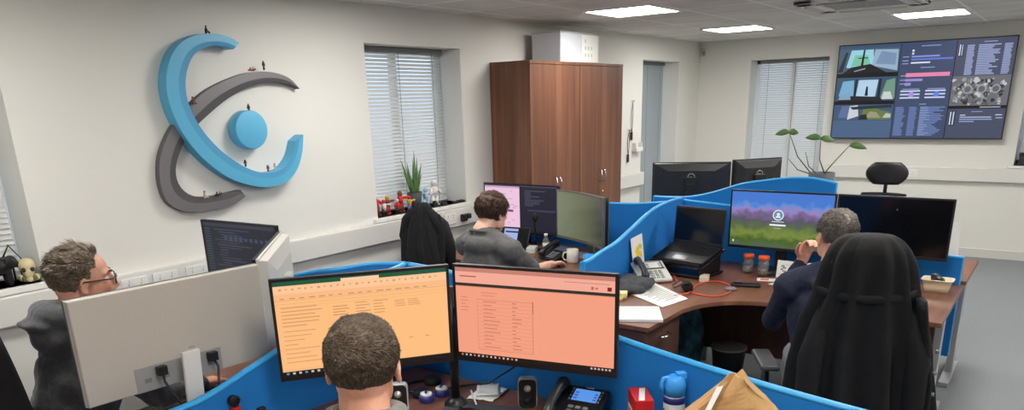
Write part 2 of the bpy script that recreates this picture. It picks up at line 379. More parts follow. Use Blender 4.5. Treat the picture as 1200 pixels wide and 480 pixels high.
for (q, pose, lb, m) in figs:
    c = pt(*zp(*q), 'y', D-.06); h = .046 if q[0] in (279, 244) else .036
    mb = MB()
    if pose == 'stand':
        for s in (-1, 1): mb.cap((s*.003, 0, 0.002), (s*.002, 0, h*.5), .0028, .003, m)
        mb.cap((0, 0, h*.5), (0, 0, h*.8), .004, .006, m); mb.ell((0, 0, h*.95), (.0045,)*3, FG2, 8, 6)
        for s in (-1, 1): mb.cap((s*.006, 0, h*.8), (s*.009, 0, h*.48), .002, .0018, m)
    elif pose == 'sit':
        mb.cap((0, 0, .004), (0.002, 0, .022), .006, .006, m); mb.ell((.003, 0, .033), (.005,)*3, FG2, 8, 6)
        for s in (-1, 1): mb.cap((0, s*.003, .004), (.016, s*.004, .008), .003, .0026, m); mb.cap((.016, s*.004, .008), (.02, s*.004, .001), .0026, .002, m)
        mb.cap((0, -.006, .02), (.012, -.005, .01), .002, .002, m)
    else:
        mb.cap((-.02, 0, .005), (.012, 0, .006), .004, .006, m); mb.ell((.022, 0, .01), (.005,)*3, FG2, 8, 6)
        mb.cap((-.012, .003, .005), (-.004, .003, .018), .003, .003, m); mb.cap((.01, 0, .006), (.012, 0, .02), .002, .002, m)
    o = mb.build('person_figurine'); o.location = (c.x, D-.06, c.z); o.scale = (1.1,)*3
    tag(o, 'tiny model person '+lb, 'figurine', 'miniature people on the wall logo')

# ================================================================== CUPBOARDS
DC = .395
def cupboard(x0, x1, lb):
    w = x1-x0; t = thing('cupboard', lb, 'cupboard', ((x0+x1)/2, D-DC/2-.003, 0), 0, 'tall wooden cupboards'); d = DC; h = 2.15
    mb = MB(); tk = .018
    mb.bx((-w/2, -d/2, .04), (-w/2+tk, d/2, h-.025), WALNUT).bx((w/2-tk, -d/2, .04), (w/2, d/2, h-.025), WALNUT).bx((-w/2+tk, d/2-.01, .04), (w/2-tk, d/2, h-.025), WALNUT)
    mb.build('body', t, .001)
    MB().bx((-w/2, -d/2-.022, h-.025), (w/2, d/2, h), WALNUT).build('top_panel', t, .002)
    MB().bx((-w/2+.01, -d/2+.02, 0), (w/2-.01, d/2, .04), BLACKM).build('plinth', t)
    mb = MB()
    for z in (.5, .95, 1.4, 1.8): mb.bx((-w/2+tk, -d/2+.01, z), (w/2-tk, d/2-.01, z+.018), WALNUT)
    mb.build('shelf', t)
    for s in (-1, 1):
        dr = MB().bx((s*.0015, -d/2-.02, .045), (s*(w/2-.001), -d/2-.001, h-.028), WALNUT).build('door', t, .0015)
        hx = s*.033
        hd = MB().tube([(hx, -d/2-.02, 1.06), (hx, -d/2-.045, 1.075), (hx+s*.004, -d/2-.05, 1.12), (hx, -d/2-.045, 1.165), (hx, -d/2-.02, 1.18)], .006, CHROME).build('handle', dr)
    MB().cyl((.033, -d/2-.021, .96), (.033, -d/2-.024, .96), .011, CHROME).build('lock', t)
cupboard(5.375, 6.174, 'tall wooden two door cupboard nearer the window with the aloe')
cupboard(6.180, 7.00, 'tall wooden two door cupboard with a box standing on top')
b0 = pt(645, 70, 'y', 3.8)
t = thing('storage_box', 'white box with a paper sheet on its end, on top of the cupboards', 'box', (6.22, 3.86, 2.15))
MB().box((0, .0, .12), (.66, .3, .24), mat('white_card', (205, 208, 212), .7)).build('box_body', t, .004)
MB().box((0.0, 0, .245), (.67, .31, .012), LGREY).build('lid', t, .003)
MB().bx((.02, -.153, .005), (.325, -.151, .235), PAPER).build('paper_sheet', t)
mb = MB()
for k in range(7): mb.bx((.08+.055*(k % 3), -.1545, .05+.06*(k//3)), (.10+.055*(k % 3), -.1535, .08+.06*(k//3)), mat('faint_print', (206, 200, 184), .8))
mb.build('print', t)
# hanging keys / lanyards right of cupboard
for (px_, y0, y1, m, lb, dx) in ((741, 118, 156, GREYP, 'grey lanyard with a dark tag hanging highest on the wall right of the cupboards', .0), (736.5, 152, 182, FG2, 'keys on a dark red cord hanging low on the wall right of the cupboards', 0)):
    a = pt(px_, y0, 'y', D-.01); e = pt(px_, y1, 'y', D-.01); t = thing('lanyard', lb, 'lanyard', (a.x, D, a.z))
    MB().cyl((0, 0, 0), (0, -.03, 0), .006, CHROME).ell((0, -.03, 0), (.01,)*3, CHROME, 8, 6).build('hook', t)
    mb = MB()
    for s in (-1, 1): mb.tube([(0, -.02, 0), (s*.02, -.014, (e.z-a.z)*.4), (s*.016, -.012, (e.z-a.z)*.8), (0, -.012, (e.z-a.z)*.95)], .004, m, 6)
    mb.build('cord', t)
    MB().box((0, -.012, (e.z-a.z)-.03), (.045, .008, .09), BLACK if dx == 0 else m).build('tag', t, .003)
t = thing('storage_tray', 'small white wall tray hanging below the lanyards', 'tray', (*pt(738, 172, 'y', D-.02).xy, 0)); t.location = (8.12, D, 1.24)
MB().bx((-.07, -.06, 0), (.1, -.002, .012), WHITE).bx((-.07, -.06, .012), (.1, -.052, .05), WHITE).bx((.092, -.052, .012), (.1, -.002, .1), WHITE).bx((-.07, -.052, .012), (-.062, -.002, .1), WHITE).build('tray_body', t, .003)

# ================================================================== SCREENS / MONITORS
def rects_mesh(name, parent, rs, w, h, z0, yf, T=None, curve=None):
    """lit picture of a display: list of (u0,v0,u1,v1,colour[,glow]) or ('p',[(u,v)..],colour)"""
    mb = MB()
    for k, r in enumerate(rs):
        y = yf-.00012*(k+1) if len(rs) < 40 else yf-.0002-.000006*k
        if r[0] == 'p': pts = r[1]; col = r[2]
        else: pts = [(r[0], r[1]), (r[2], r[1]), (r[2], r[3]), (r[0], r[3])]; col = r[4]
        ma = emit(col) if isinstance(col, tuple) else col
        mb.add([(-w/2+u*w, y, z0+v*h) for u, v in pts], [tuple(range(len(pts)))], ma)
    return mb.build(name, parent, T=T)
def textrows(u0, v0, u1, v1, rows, col, rnd, fill=.5, minw=.3, maxw=1, blocks=1):
    out = []; dv = (v1-v0)/rows
    for k in range(rows):
        u = u0
        for bk in range(blocks):
            wd = (u1-u0)/blocks; l = wd*rnd.uniform(minw, maxw)
            out.append((u0+bk*wd, v1-(k+fill)*dv, u0+bk*wd+l*.95, v1-k*dv, col))
    return out
def monitor(name, label, pl, pr, ztop, zbot, zdesk, content=None, frame=BLACK, back=None, curve=0, stand=True, group=None, bez=.010, bezb=.018, back_style='plain', thick=.035, cat='monitor', neck=None, tilt=0):
    pl = Vector(pl[:2]); pr = Vector(pr[:2]); dx = pr-pl; w = dx.length; rz = math.atan2(dx.y, dx.x); mid = (pl+pr)/2
    t = thing(name, label, cat, (mid.x, mid.y, zdesk), rz, group); back = back or frame
    z0, z1 = zbot-zdesk, ztop-zdesk; h = z1-z0
    N = 16 if curve else 1
    def cy(u): return -curve*((2*u-1)**2)
    ca = MB(); fr = MB(); sc = MB()
    us = [i/N for i in range(N+1)]
    def slab(mb, y0, y1, a0, a1, c0, c1, m):   # curved slab u in a0..a1, z in c0..c1
        rings = []
        for u in [a0+(a1-a0)*x for x in us]:
            x = -w/2+u*w; rings.append([(x, y0+cy(u), c0), (x, y1+cy(u), c0), (x, y1+cy(u), c1), (x, y0+cy(u), c1)])
        mb.loft(rings, m, smooth=False)
    bu, bv = bez/w, bez/h
    slab(fr, -.0022, .012, 0, 1, z0, z0+bezb, frame); slab(fr, -.0022, .012, 0, 1, z1-bez, z1, frame)
    slab(fr, -.0022, .012, 0, bu, z0+bezb, z1-bez, frame); slab(fr, -.0022, .012, 1-bu, 1, z0+bezb, z1-bez, frame)
    fr.build('bezel', t)
    slab(sc, 0, .010, bu, 1-bu, z0+bezb, z1-bez, SCREEN); s = sc.build('screen', t)
    if curve and content: s.data.materials.clear(); s.data.materials.append(content)
    elif content: rects_mesh('screen_picture', s, content, w-2*bez, h-bez-bezb, z0+bezb, -.0004)
    slab(ca, .010, .020, .0, 1, z0, z1, back)
    rings = []
    for (k, y) in ((.97, .020), (.93, thick), (.60, thick+.014)) if back_style != 'flat' else ((.996, .020), (.99, .034), (.985, .036)):
        rings.append([(-w/2*k, y, z0+h*(1-k)/2), (w/2*k, y, z0+h*(1-k)/2), (w/2*k, y, z1-h*(1-k)/2), (-w/2*k, y, z1-h*(1-k)/2)])
    ca.loft(rings, back, smooth=False); ca.build('back_casing', t, .002)
    if stand:
        ym = thick+.03; top = (z0+z1)/2
        st = MB(); st.box((0, ym+.015, top/2+.005), (.07 if not neck else neck, .022, top), back if back_style != 'plain' else frame, taper=.9).box((0, ym-.01, top), (.10, .035, .10), back if back_style != 'plain' else frame)
        st.build('stand_neck', t, .004)
        MB().lathe([(.0, 0), (.11, 0), (.11, .008), (.0, .012)], back if back_style != 'plain' else frame, (0, .03, 0), 32).build('stand_base', t)
    return t, w, h, z0, z1
rnd = random.Random(3)
# --- front man's two monitors
OR = (255, 190, 128); PK = (243, 158, 128)
cl = [(0, 0, 1, 1, OR), (0, .955, 1, 1, (24, 84, 58)), (.38, .955, .60, .985, (250, 205, 170)), (0, .87, 1, .955, (252, 198, 150)), (0, .80, 1, .87, (250, 186, 132)), (0, .80, 1, .803, (205, 150, 110)), (0, .765, 1, .768, (214, 158, 112)), (0, .735, 1, .738, (224, 165, 118)),
      (0, 0, 1, .045, (20, 16, 14)), (.3, .045, 1, .050, (214, 150, 100)), (.0, .06, .7, .066, (235, 170, 120))]
for k in range(26): u = .03+k*.036; cl.append((u, .905+.008*(k % 2), u+.010+.005*(k % 3 == 0), .925, (212, 152, 112)))
for k in range(16): cl.append((.03+k*.055, .815, .05+k*.055+.02*rnd.random(), .825, (190, 140, 104)))
cl += textrows(.03, .50, .30, .73, 6, (200, 142, 98), rnd, .22, .5, .95) + textrows(.03, .10, .28, .48, 8, (206, 148, 102), rnd, .16, .3, .9)
cl += textrows(.32, .58, .42, .70, 4, (196, 140, 98), rnd, .3, .6, 1) + textrows(.45, .56, .66, .72, 5, (200, 142, 98), rnd, .25, .5, .9, 2) + textrows(.68, .62, .84, .70, 4, (196, 138, 96), rnd, .3, .6, 1, 2) + textrows(.32, .48, .60, .52, 1, (210, 150, 104), rnd, .3, .4, .9, 3)
cl += textrows(.55, .24, .95, .28, 1, (214, 152, 106), rnd, .25, .1, .3, 4)
for k in range(14): cl.append((.02+k*.035, .012, .035+k*.035, .034, (200, 190, 180) if k % 3 else (90, 140, 190)))
PML = (pt(314, 328, 'z', 1.300), pt(525, 309, 'z', 1.300)); PMR = (pt(527, 309, 'z', 1.300), pt(725, 321, 'z', 1.300))
DK = .745
monitor('monitor', 'monitor with an orange tinted spreadsheet in front of the short haired man', PML[0], PML[1]-Vector((.006, .006, 0)), 1.300, .945, DK, cl, stand=False, group="dual monitors on the front desk")
cr = [(0, 0, 1, 1, PK), (0, .955, 1, 1, (196, 128, 112)), (0, .83, 1, .955, (242, 170, 150)), (.03, .90, .14, .912, (150, 90, 80)), (0, .80, 1, .832, (44, 42, 34)), (0, .79, 1, .80, (225, 145, 118)),
      (.86, .855, .875, .885, (200, 90, 70)), (.885, .86, .90, .88, (200, 110, 90)), (.955, .850, .98, .89, (120, 30, 30)), (.70, .915, .97, .922, (200, 130, 112)),
      (.14, .10, .142, .66, (205, 130, 108)), (.50, .10, .503, .68, (186, 116, 96)), (.14, .66, .5, .664, (190, 122, 100)), (.14, .10, .5, .104, (198, 126, 104)), (.503, .55, .506, .68, (150, 90, 78)), (0, 0, 1, .045, (22, 15, 14))]
cr += textrows(.03, .50, .10, .68, 5, (206, 134, 110), rnd, .25, .4, .9) + textrows(.17, .68, .44, .74, 2, (205, 132, 108), rnd, .25, .3, .7)
for k in range(13): v = .12+k*.042; cr.append((.14, v, .5, v+.003, (214, 136, 112))); cr.append((.18, v+.014, .18+rnd.uniform(.04, .12), v+.022, (190, 118, 98))); cr.append((.37, v+.014, .37+rnd.uniform(.02, .06), v+.022, (184, 112, 92)))
for k in range(14): cr.append((.02+k*.028, .012, .032+k*.028, .032, (205, 190, 185) if k % 3 else (220, 120, 60)))
for k in range(6): cr.append((.86+k*.022, .012, .872+k*.022, .032, (200, 180, 175)))
monitor('monitor', 'monitor with a salmon tinted table on screen at the front desk', PMR[0]+Vector((.008, -.004, 0)), PMR[1], 1.300, .945, DK, cr, stand=False, group="dual monitors on the front desk")
# their shared stand
sp_ = pt(545, 474, 'z', DK); a = PMR[0]; q = pt(541, 400, 'z', .98)
jx = Vector((1.985, 1.725)); t = thing('monitor_stand', 'black pole stand with v shaped grey feet under the two front monitors', 'monitor stand', (jx.x, jx.y, DK))
jj = jx
MB().cyl((0, 0, .01), (0, 0, .46), .017, BLACK, 20).build('pole', t)
mb = MB()
for an in (200, 285): a = math.radians(an); mb.box((.13*math.cos(a), .13*math.sin(a), .005), (.30, .055, .008), mat('stand_grey', (72, 74, 78), .5), rz=a)
mb.build('feet', t, .003)
MB().lathe([(.045, 0), (.045, .012), (.025, .03), (.018, .035)], BLACK).build('pole_collar', t)
for e in ((PML[0]+PML[1])/2, (PMR[0]+PMR[1])/2):
    v = Vector((e.x-jj.x, e.y-jj.y, 0)); n = Vector((-v.y, v.x, 0)).normalized()
    if n.dot(Vector((jj.x, jj.y, 0))) < 0: n = -n
    v2 = v+n*.055
    MB().tube([(0, 0, .38), (v2*.5+Vector((0.02, 0.02, .39))), (v2+Vector((0, 0, .38)))], .013, BLACK).ell(v2+Vector((0, 0, .38)), (.03, .03, .03), BLACK).build('arm', t)

# --- left man's monitors
zt = 1.30
tA, wA, hA, z0A, z1A = monitor('monitor', 'large grey backed monitor seen from behind in front of the man in glasses', pt(297, 308, 'z', zt), pt(71, 352, 'z', zt), zt, .955, DK, None, frame=BLACK, back=mat('monitor_grey', (184, 178, 168), .5), stand=False, back_style='flat', group='monitors on the left desk')
MG = mat('monitor_port_bay', (150, 150, 148), .5)
mb = MB(); mb.bx((-.13, .035, z0A+.002), (.17, .0375, z0A+.085), MG)
for x in (-.1, -.05, .06, .12): mb.bx((x, .0374, z0A+.03), (x+.022, .0385, z0A+.045), GREYP)
mb.build('port_bay', tA)
mb = MB(); mb.box((.0, .070, z0A/2+.062), (.062, .014, z0A+.11), mat('stand_white', (222, 222, 218), .4), rx=-.10); mb.build('stand_neck', tA, .004)
MB().box((0, .080, z0A*.45), (.022, .0145, .05), MG, rx=-.1).build('cable_hole', tA, .006)
MB().box((0, .025, .006), (.26, .18, .012), mat('stand_white', (0, 0, 0))).build('stand_base', tA, .004)
text('•••', .02, GREYP, tA, Matrix.Translation((-.03, .0368, z0A+.11)) @ Matrix.Rotation(PI, 4, 'Z') @ Matrix.Rotation(PI/2, 4, 'X'), 'logo_mark')
for sx in (-.09, .09):
    MB().tube([(sx, .055, z0A+.06), (sx*1.05, .075, z0A+.03), (sx*.8, .10, z0A-.04), (sx*.6-.05, .14, .05), (-.12, .13, .012)], .0045, BLACK, 8).box((sx, .055, z0A+.065), (.03, .022, .03), BLACK).build('cable', tA)
kx = []
pC0 = Vector((1.625, 2.365)); pC1 = Vector((2.09, 2.82))
monitor('monitor', 'white backed wide monitor seen edge on beside the grey backed one', pC1, pC0, 1.305, .955, DK, None, frame=BLACK, back=mat('monitor_white', (214, 210, 200), .45), back_style='w', group='monitors on the left desk', thick=.05)
code = [(0, 0, 1, 1, (34, 38, 48)), (0, .95, 1, 1, (52, 56, 68))]
for k in range(22):
    v = .90-k*.038; code.append((.02, v, .10, v+.010, (70, 80, 96)))
    u = .16+.03*rnd.randint(0, 3); code.append((u, v, u+rnd.uniform(.1, .5), v+.012, rnd.choice([(66, 76, 96), (76, 72, 92), (64, 70, 80)])))
for k in range(9): code.append((.30+.07*k, .74+.02*rnd.random(), .34+.07*k, .80+.03*rnd.random(), (62, 72, 96)))
monitor('monitor', 'dark screen with lines of code behind the grey backed monitor', pt(235, 257, 'x', 2.12), Vector((2.16, 2.93)), 1.312, .95, DK, code, group='monitors on the left desk', neck=.05)

# --- middle man's monitors
ms = [(0, 0, 1, 1, (36, 34, 48)), (0, .05, .49, .97, (236, 196, 222)), (0, .93, .49, .97, (206, 166, 196)), (0, .97, 1, 1, (70, 62, 84)), (0, 0, 1, .05, (30, 28, 38)), (.51, .05, .515, .97, (20, 20, 28))]
for k in range(26): u = rnd.uniform(.03, .42); v = rnd.uniform(.15, .88); ms.append((u, v, u+rnd.uniform(.02, .07), v+.012, (206, 130, 170)))
ms += [(.2, .42, .40, .47, (120, 80, 100))]
ms += textrows(.56, .55, .95, .90, 9, (84, 84, 106), rnd, .4, .2, .9) + [(.60, .46, .97, .5, (60, 60, 84))]
monitor('monitor', 'monitor showing a pink window on its left half in front of the man in grey', (4.8, 3.757), (4.8, 3.045), 1.222, .835, DK, ms, group='monitors on the middle desk')
mm = bpy.data.materials.new('green_grey_reflection'); mm.use_nodes = True; nt = mm.node_tree; b = nt.nodes['Principled BSDF']; b.inputs['Base Color'].default_value = (.01, .012, .01, 1); b.inputs['Roughness'].default_value = .2
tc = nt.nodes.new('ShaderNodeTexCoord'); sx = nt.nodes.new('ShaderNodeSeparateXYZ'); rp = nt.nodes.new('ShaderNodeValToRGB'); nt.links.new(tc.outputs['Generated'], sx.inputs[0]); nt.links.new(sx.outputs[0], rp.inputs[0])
rp.color_ramp.elements[0].color = lin((126, 136, 112)); rp.color_ramp.elements[1].color = lin((52, 58, 46)); e = rp.color_ramp.elements.new(.45); e.color = lin((108, 112, 84)); nt.links.new(rp.outputs[0], b.inputs['Emission Color']); b.inputs['Emission Strength'].default_value = .85  # dim green glow painted in for the room reflected on the dark screen
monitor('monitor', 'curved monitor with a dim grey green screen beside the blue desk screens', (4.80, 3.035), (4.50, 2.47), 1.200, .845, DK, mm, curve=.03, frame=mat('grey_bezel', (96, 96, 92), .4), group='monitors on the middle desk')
# --- right man's monitors
ll = bpy.data.materials.new('lock_screen_landscape'); ll.use_nodes = True; nt = ll.node_tree; b = nt.nodes['Principled BSDF']; b.inputs['Base Color'].default_value = (.01,)*3+(1,); b.inputs['Roughness'].default_value = .3; b.inputs['Specular IOR Level'].default_value = .2
tc = nt.nodes.new('ShaderNodeTexCoord'); sx = nt.nodes.new('ShaderNodeSeparateXYZ'); nt.links.new(tc.outputs['Generated'], sx.inputs[0])
nz = nt.nodes.new('ShaderNodeTexNoise'); nz.inputs['Scale'].default_value = 9; mpn = nt.nodes.new('ShaderNodeMapping'); mpn.inputs['Scale'].default_value = (1.2, 1, .8); nt.links.new(tc.outputs['Generated'], mpn.inputs[0]); nt.links.new(mpn.outputs[0], nz.inputs['Vector'])
ad = nt.nodes.new('ShaderNodeMath'); ad.operation = 'MULTIPLY_ADD'; ad.inputs[1].default_value = .34; nt.links.new(nz.outputs['Fac'], ad.inputs[0]); nt.links.new(sx.outputs[2], ad.inputs[2])
rp = nt.nodes.new('ShaderNodeValToRGB'); E_ = rp.color_ramp.elements; E_[0].position = 0; E_[0].color = lin((40, 70, 120)); E_[1].position = 1; E_[1].color = lin((70, 120, 205))
for ps, cc in ((.13, (60, 90, 130)), (.19, (80, 100, 60)), (.30, (70, 96, 34)), (.42, (120, 138, 60)), (.56, (86, 104, 66)), (.66, (86, 84, 96)), (.78, (122, 100, 146)), (.86, (150, 130, 190)), (.93, (96, 140, 210))):
    e = E_.new(ps); e.color = lin(cc)
nt.links.new(ad.outputs[0], rp.inputs[0]); nt.links.new(rp.outputs[0], b.inputs['Emission Color']); b.inputs['Emission Strength'].default_value = 1.0*2**(-EXP)
def circ(u, v, r, asp, n=20): return [(u+r*math.cos(2*PI*k/n), v+r*asp*math.sin(2*PI*k/n)) for k in range(n)]
lk = [(0, 0, 1, 1, ll), ('p', circ(.48, .60, .055, 1.78), (225, 235, 245)), ('p', circ(.48, .60, .045, 1.78), (110, 140, 170)), ('p', circ(.48, .615, .016, 1.78), (225, 235, 245)), ('p', [(.452, .555), (.508, .555), (.498, .585), (.462, .585)], (225, 235, 245)),
      (.42, .475, .54, .487, (220, 228, 235)), (.40, .405, .56, .435, (235, 240, 245)), (.44, .36, .52, .368, (190, 205, 215)), (.03, .06, .045, .10, (220, 230, 240))]
monitor('monitor', 'monitor on the right desk with a green and purple landscape lock screen', (4.75, 1.705), (4.75, 1.062), 1.262, .893, DK, lk, group='monitors on the right desk')
monitor('monitor', 'switched off black monitor on the right desk', (4.75, 1.056), (4.75, .446), 1.262, .915, DK, [(.53, .80, .537, .81, (200, 200, 200))], group='monitors on the right desk')
# --- black monitors on the far desk, backs to us
j = pt(857, 189, 'z', 1.365); a = pt(765, 190, 'z', 1.365); e_ = pt(915, 182, 'x', 5.93)
BKM = mat('monitor_black_back', (34, 34, 36), .35)
tD, w_, h_, z0_, z1_ = monitor('monitor', 'black monitor seen square from behind on the far desk', j, a, 1.365, 1.045, DK, None, frame=BLACK, back=BKM, group='black monitors on the far desk')
def ring_logo(t, z, w_=.0):
    T = Matrix.Translation((0, .0500, z)) @ Matrix.Rotation(PI, 4, 'Z') @ Matrix.Rotation(PI/2, 4, 'X')
    r1 = MB(); pts = [(.026*math.cos(2*PI*k/24), .026*math.sin(2*PI*k/24), 0) for k in range(25)]; r1.tube(pts, .0025, SILVER, 6); r1.build('logo_ring', t, T=T)
    text('DELL', .016, SILVER, t, T, 'logo_lettering')
ring_logo(tD, z0_+h_*.66)
MB().bx((-.032, .048, z0_+.05), (.032, .062, z0_+h_*.52), SILVER).build('mount_plate', tD, .003)
dv = (e_-j); 
tE, w_, h_, z0_, z1_ = monitor('monitor', 'black monitor angled away behind the blue screen, right of the square one', j+Vector((.35, -.02, 0))*0+Vector((dv.x, dv.y, 0)), j+Vector((.008, -.006, 0)), 1.378, 1.05, DK, None, frame=BLACK, back=BKM, group='black monitors on the far desk')
ring_logo(tE, z0_+h_*.66)

# ================================================================== BIG WALL SCREEN
p1 = Vector((L-.085, 2.358)); p2 = Vector((L-.085, .592))
S = []
BG_ = (62, 74, 104); BGR = (70, 76, 98); TX = (150, 168, 216)
S += [(0, 0, 1, 1, (46, 54, 76)), (.375, .0, .685, 1, BG_), (.69, 0, 1, 1, BGR), (0, 0, .37, 1, (60, 80, 108)),
      # camera views
      (0, .705, .37, .965, (70, 92, 110)), ('p', [(.05, .77), (.075, .95), (.21, .95), (.22, .78), (.15, .74)], (150, 205, 225)), ('p', [(.08, .78), (.10, .90), (.18, .89), (.20, .79)], (120, 190, 160)), ('p', [(.21, .78), (.22, .95), (.36, .94), (.365, .72)], (150, 175, 200)), ('p', [(.23, .80), (.26, .93), (.35, .90), (.35, .78)], (120, 145, 175)),
      ('p', [(.03, .705), (.08, .77), (.20, .80), (.30, .705)], (26, 24, 32)), ('p', [(.14, .78), (.15, .95), (.16, .95), (.155, .78)], (20, 24, 30)), (.12, .86, .18, .87, (20, 24, 30)), ('p', [(.10, .73), (.17, .76), (.17, .745), (.105, .72)], (150, 150, 160)), ('p', [(.0, .72), (.04, .93), (.055, .93), (.03, .72)], (36, 44, 54)),
      (0, .66, .37, .705, (12, 12, 18)),
      (0, .405, .37, .66, (56, 84, 104)), ('p', [(.02, .46), (.04, .62), (.11, .63), (.115, .46)], (120, 170, 205)), ('p', [(.13, .45), (.14, .63), (.26, .63), (.25, .45)], (176, 206, 230)), ('p', [(.28, .42), (.31, .62), (.36, .64), (.37, .43)], (110, 150, 130)), ('p', [(.29, .42), (.30, .50), (.34, .50), (.36, .42)], (200, 205, 205)),
      ('p', [(.185, .46), (.19, .56), (.20, .56), (.205, .46)], (16, 20, 26)), ('p', [(.02, .405), (.02, .45), (.12, .46), (.28, .445), (.3, .405)], (30, 30, 40)), ('p', [(.02, .42), (.03, .47), (.09, .50), (.1, .42)], (130, 160, 190)), ('p', [(.115, .43), (.12, .64), (.13, .64), (.128, .43)], (24, 28, 36)), ('p', [(.262, .43), (.265, .64), (.28, .64), (.278, .43)], (24, 28, 36)),
      (0, .365, .37, .405, (12, 12, 18)), (0, .11, .37, .365, (60, 86, 116)), ('p', [(.03, .22), (.05, .35), (.10, .35), (.09, .22)], (90, 110, 150)), ('p', [(.09, .2), (.10, .35), (.15, .36), (.16, .24)], (200, 205, 210)), ('p', [(.17, .2), (.19, .33), (.24, .35), (.30, .30), (.36, .28), (.36, .2)], (100, 120, 66)), ('p', [(.2, .22), (.23, .29), (.27, .28), (.3, .22)], (150, 150, 120)), ('p', [(.1, .34), (.36, .36), (.36, .33), (.12, .31)], (40, 44, 50)), ('p', [(.16, .2), (.17, .25), (.21, .26), (.22, .2)], (40, 36, 40)), ('p', [(.31, .22), (.33, .27), (.36, .26), (.36, .22)], (180, 190, 190)),
      (0, 0, .37, .19, (74, 98, 130))]
S += [(.49, .955, .60, .962, TX), (.44, .905, .452, .925, (220, 225, 240)), (.44, .875, .452, .895, (210, 215, 240)), (.44, .845, .60, .862, (140, 140, 215)), (.44, .815, .675, .832, (98, 120, 215)), (.44, .782, .55, .797, (220, 222, 235)), (.50, .735, .58, .742, TX),
      (.42, .645, .67, .685, (228, 134, 170)), (.42, .60, .52, .625, (150, 140, 210)), (.42, .555, .455, .585, (150, 140, 210))]
for v in (.85, .81, .78, .655, .61, .57): S.append((.39, v, .425, v+.008, TX))
for u in (.40, .545):
    S += [(u+.01, .515, u+.11, .522, TX)]
    for v in (.49, .455, .42): S.append((u, v, u+.115, v+.016, (196, 206, 236)))
S += [('p', circ(.465, .462, .017, 1.67), (170, 140, 220)), ('p', circ(.61, .462, .017, 1.67), (96, 130, 225))]
S += [(.52, .355, .56, .362, TX)]
for c0, c1, mn in ((.385, .45, .7), (.465, .515, .85), (.53, .68, .5)): S += textrows(c0, .02, c1, .33, 17, (110, 134, 188), rnd, .55, mn, 1)
S += textrows(.53, .02, .60, .33, 17, (150, 170, 215), rnd, .4, .4, 1)
# right column
S += [(.83, .963, .90, .97, TX), (.70, .83, .728, .955, (40, 46, 66)), (.703, .84, .709, .95, (220, 225, 240)), (.715, .84, .722, .95, (150, 170, 200))]
for c0, c1, mn in ((.745, .79, .8), (.805, .93, .5), (.94, .985, .8)): S += textrows(c0, .64, c1, .94, 18, (158, 170, 212), rnd, .6, mn, 1)
S += [(.69, .335, 1, .635, (104, 106, 112))]
for k in range(170):
    u, v = rnd.uniform(.695, .975), rnd.uniform(.35, .60); r = rnd.uniform(.004, .018); c_ = rnd.choice([(58, 58, 64), (150, 152, 158), (190, 192, 198), (90, 88, 88), (120, 116, 110), (40, 40, 46)])
    S.append(('p', [(u+r*math.cos(a_)*rnd.uniform(.5, 1.3), v+r*1.6*math.sin(a_)*rnd.uniform(.5, 1.3)) for a_ in (0.2, 1.3, 2.3, 3.3, 4.4, 5.5)], c_))
for k in range(3): S.append(('p', circ(.78+.075*k, .50, .026, 1.7), (150, 152, 160))); S.append(('p', circ(.78+.075*k, .50, .018, 1.7), (96, 96, 104)))
S += [(.69, .305, 1, .335, (14, 14, 20)), (.86, .315, .97, .322, (200, 205, 215)), (.82, .27, .88, .276, TX), (.70, .13, .735, .285, (38, 42, 60)), (.705, .14, .711, .275, (220, 225, 240)), (.72, .14, .728, .275, (180, 200, 225))]
S += [(.76, .235, .79, .243, (210, 220, 240)), (.76, .212, .93, .222, (176, 188, 222)), (.76, .190, .935, .2, (150, 164, 204)), (.76, .168, .84, .178, (150, 164, 204)), (.95, .235, .985, .243, (210, 220, 240)), (.955, .205, .99, .213, (180, 190, 220))]
S += [(.685, 0, .69, 1, (20, 22, 32)), (.37, 0, .376, 1, (40, 46, 66))]
tv, w_, h_, z0_, z1_ = monitor('wall_screen', 'very large wall mounted screen with camera views, charts and lists', p1, p2, 2.352, 1.305, 1.305, S, stand=False, cat='television', bez=.012, bezb=.012, thick=.05)
MB().bx((-.3, .05, .3), (.3, .084, .75), BLACKM).build('wall_bracket', tv)
# ================================================================== BLUE DESK SCREENS
def divider(label, p0, p1, prof, zb=.30, th=.03, feet=True):
    p0 = Vector(p0); p1 = Vector(p1); d = p1-p0; ln_ = d.length; rz = math.atan2(d.y, d.x)
    t = thing('desk_screen', label, 'desk screen', (p0.x, p0.y, 0), rz, 'blue fabric desk screens')
    pr = smoothc(prof, 8); n = len(pr); T = Matrix.Rotation(PI/2, 4, 'X')
    pts = [(u*ln_, z-.012) for u, z in pr]
    mb = MB(); vs = []; fs = []
    mb.poly([(0, zb)]+[(ln_, zb)]+pts[::-1], -th/2, th/2, BLUE, T=T); mb.build('fabric_panel', t)
    rings = [[(x, -th/2-.002, z), (x, th/2+.002, z), (x, th/2-.002, z+.010), (x, 0, z+.014), (x, -th/2+.002, z+.010)] for x, z in pts]
    e = MB().loft(rings, BLUE_LIT, smooth=True)
    for x, z in (pts[0], pts[-1]):
        s = -1 if x < ln_/2 else 1; e.bx((x, -th/2-.002, zb), (x+s*.006, th/2+.002, z+.008), BLUE_LIT)
    e.build('lit_edge_trim', t)
    if feet:
        for u in (.12, .88): MB().bx((u*ln_-.025, -.013, 0), (u*ln_+.025, .013, zb), SILVER).build('foot', t)
    return t
divider('blue screen with a sloping top on the right side of the front desk', (2.25, 2.18), (2.25, .0), [(0, 1.20), (.15, 1.18), (.30, 1.10), (.46, 1.035), (.62, .985), (.8, .945), (1, .915)])
divider('blue screen with a sloping top between the front desk and the man in glasses', (.2, 2.19), (2.232, 2.19), [(0, .925), (.3, .93), (.45, .925), (.52, .935), (.60, .975), (.68, 1.02), (.76, 1.09), (.85, 1.16), (1, 1.20)])
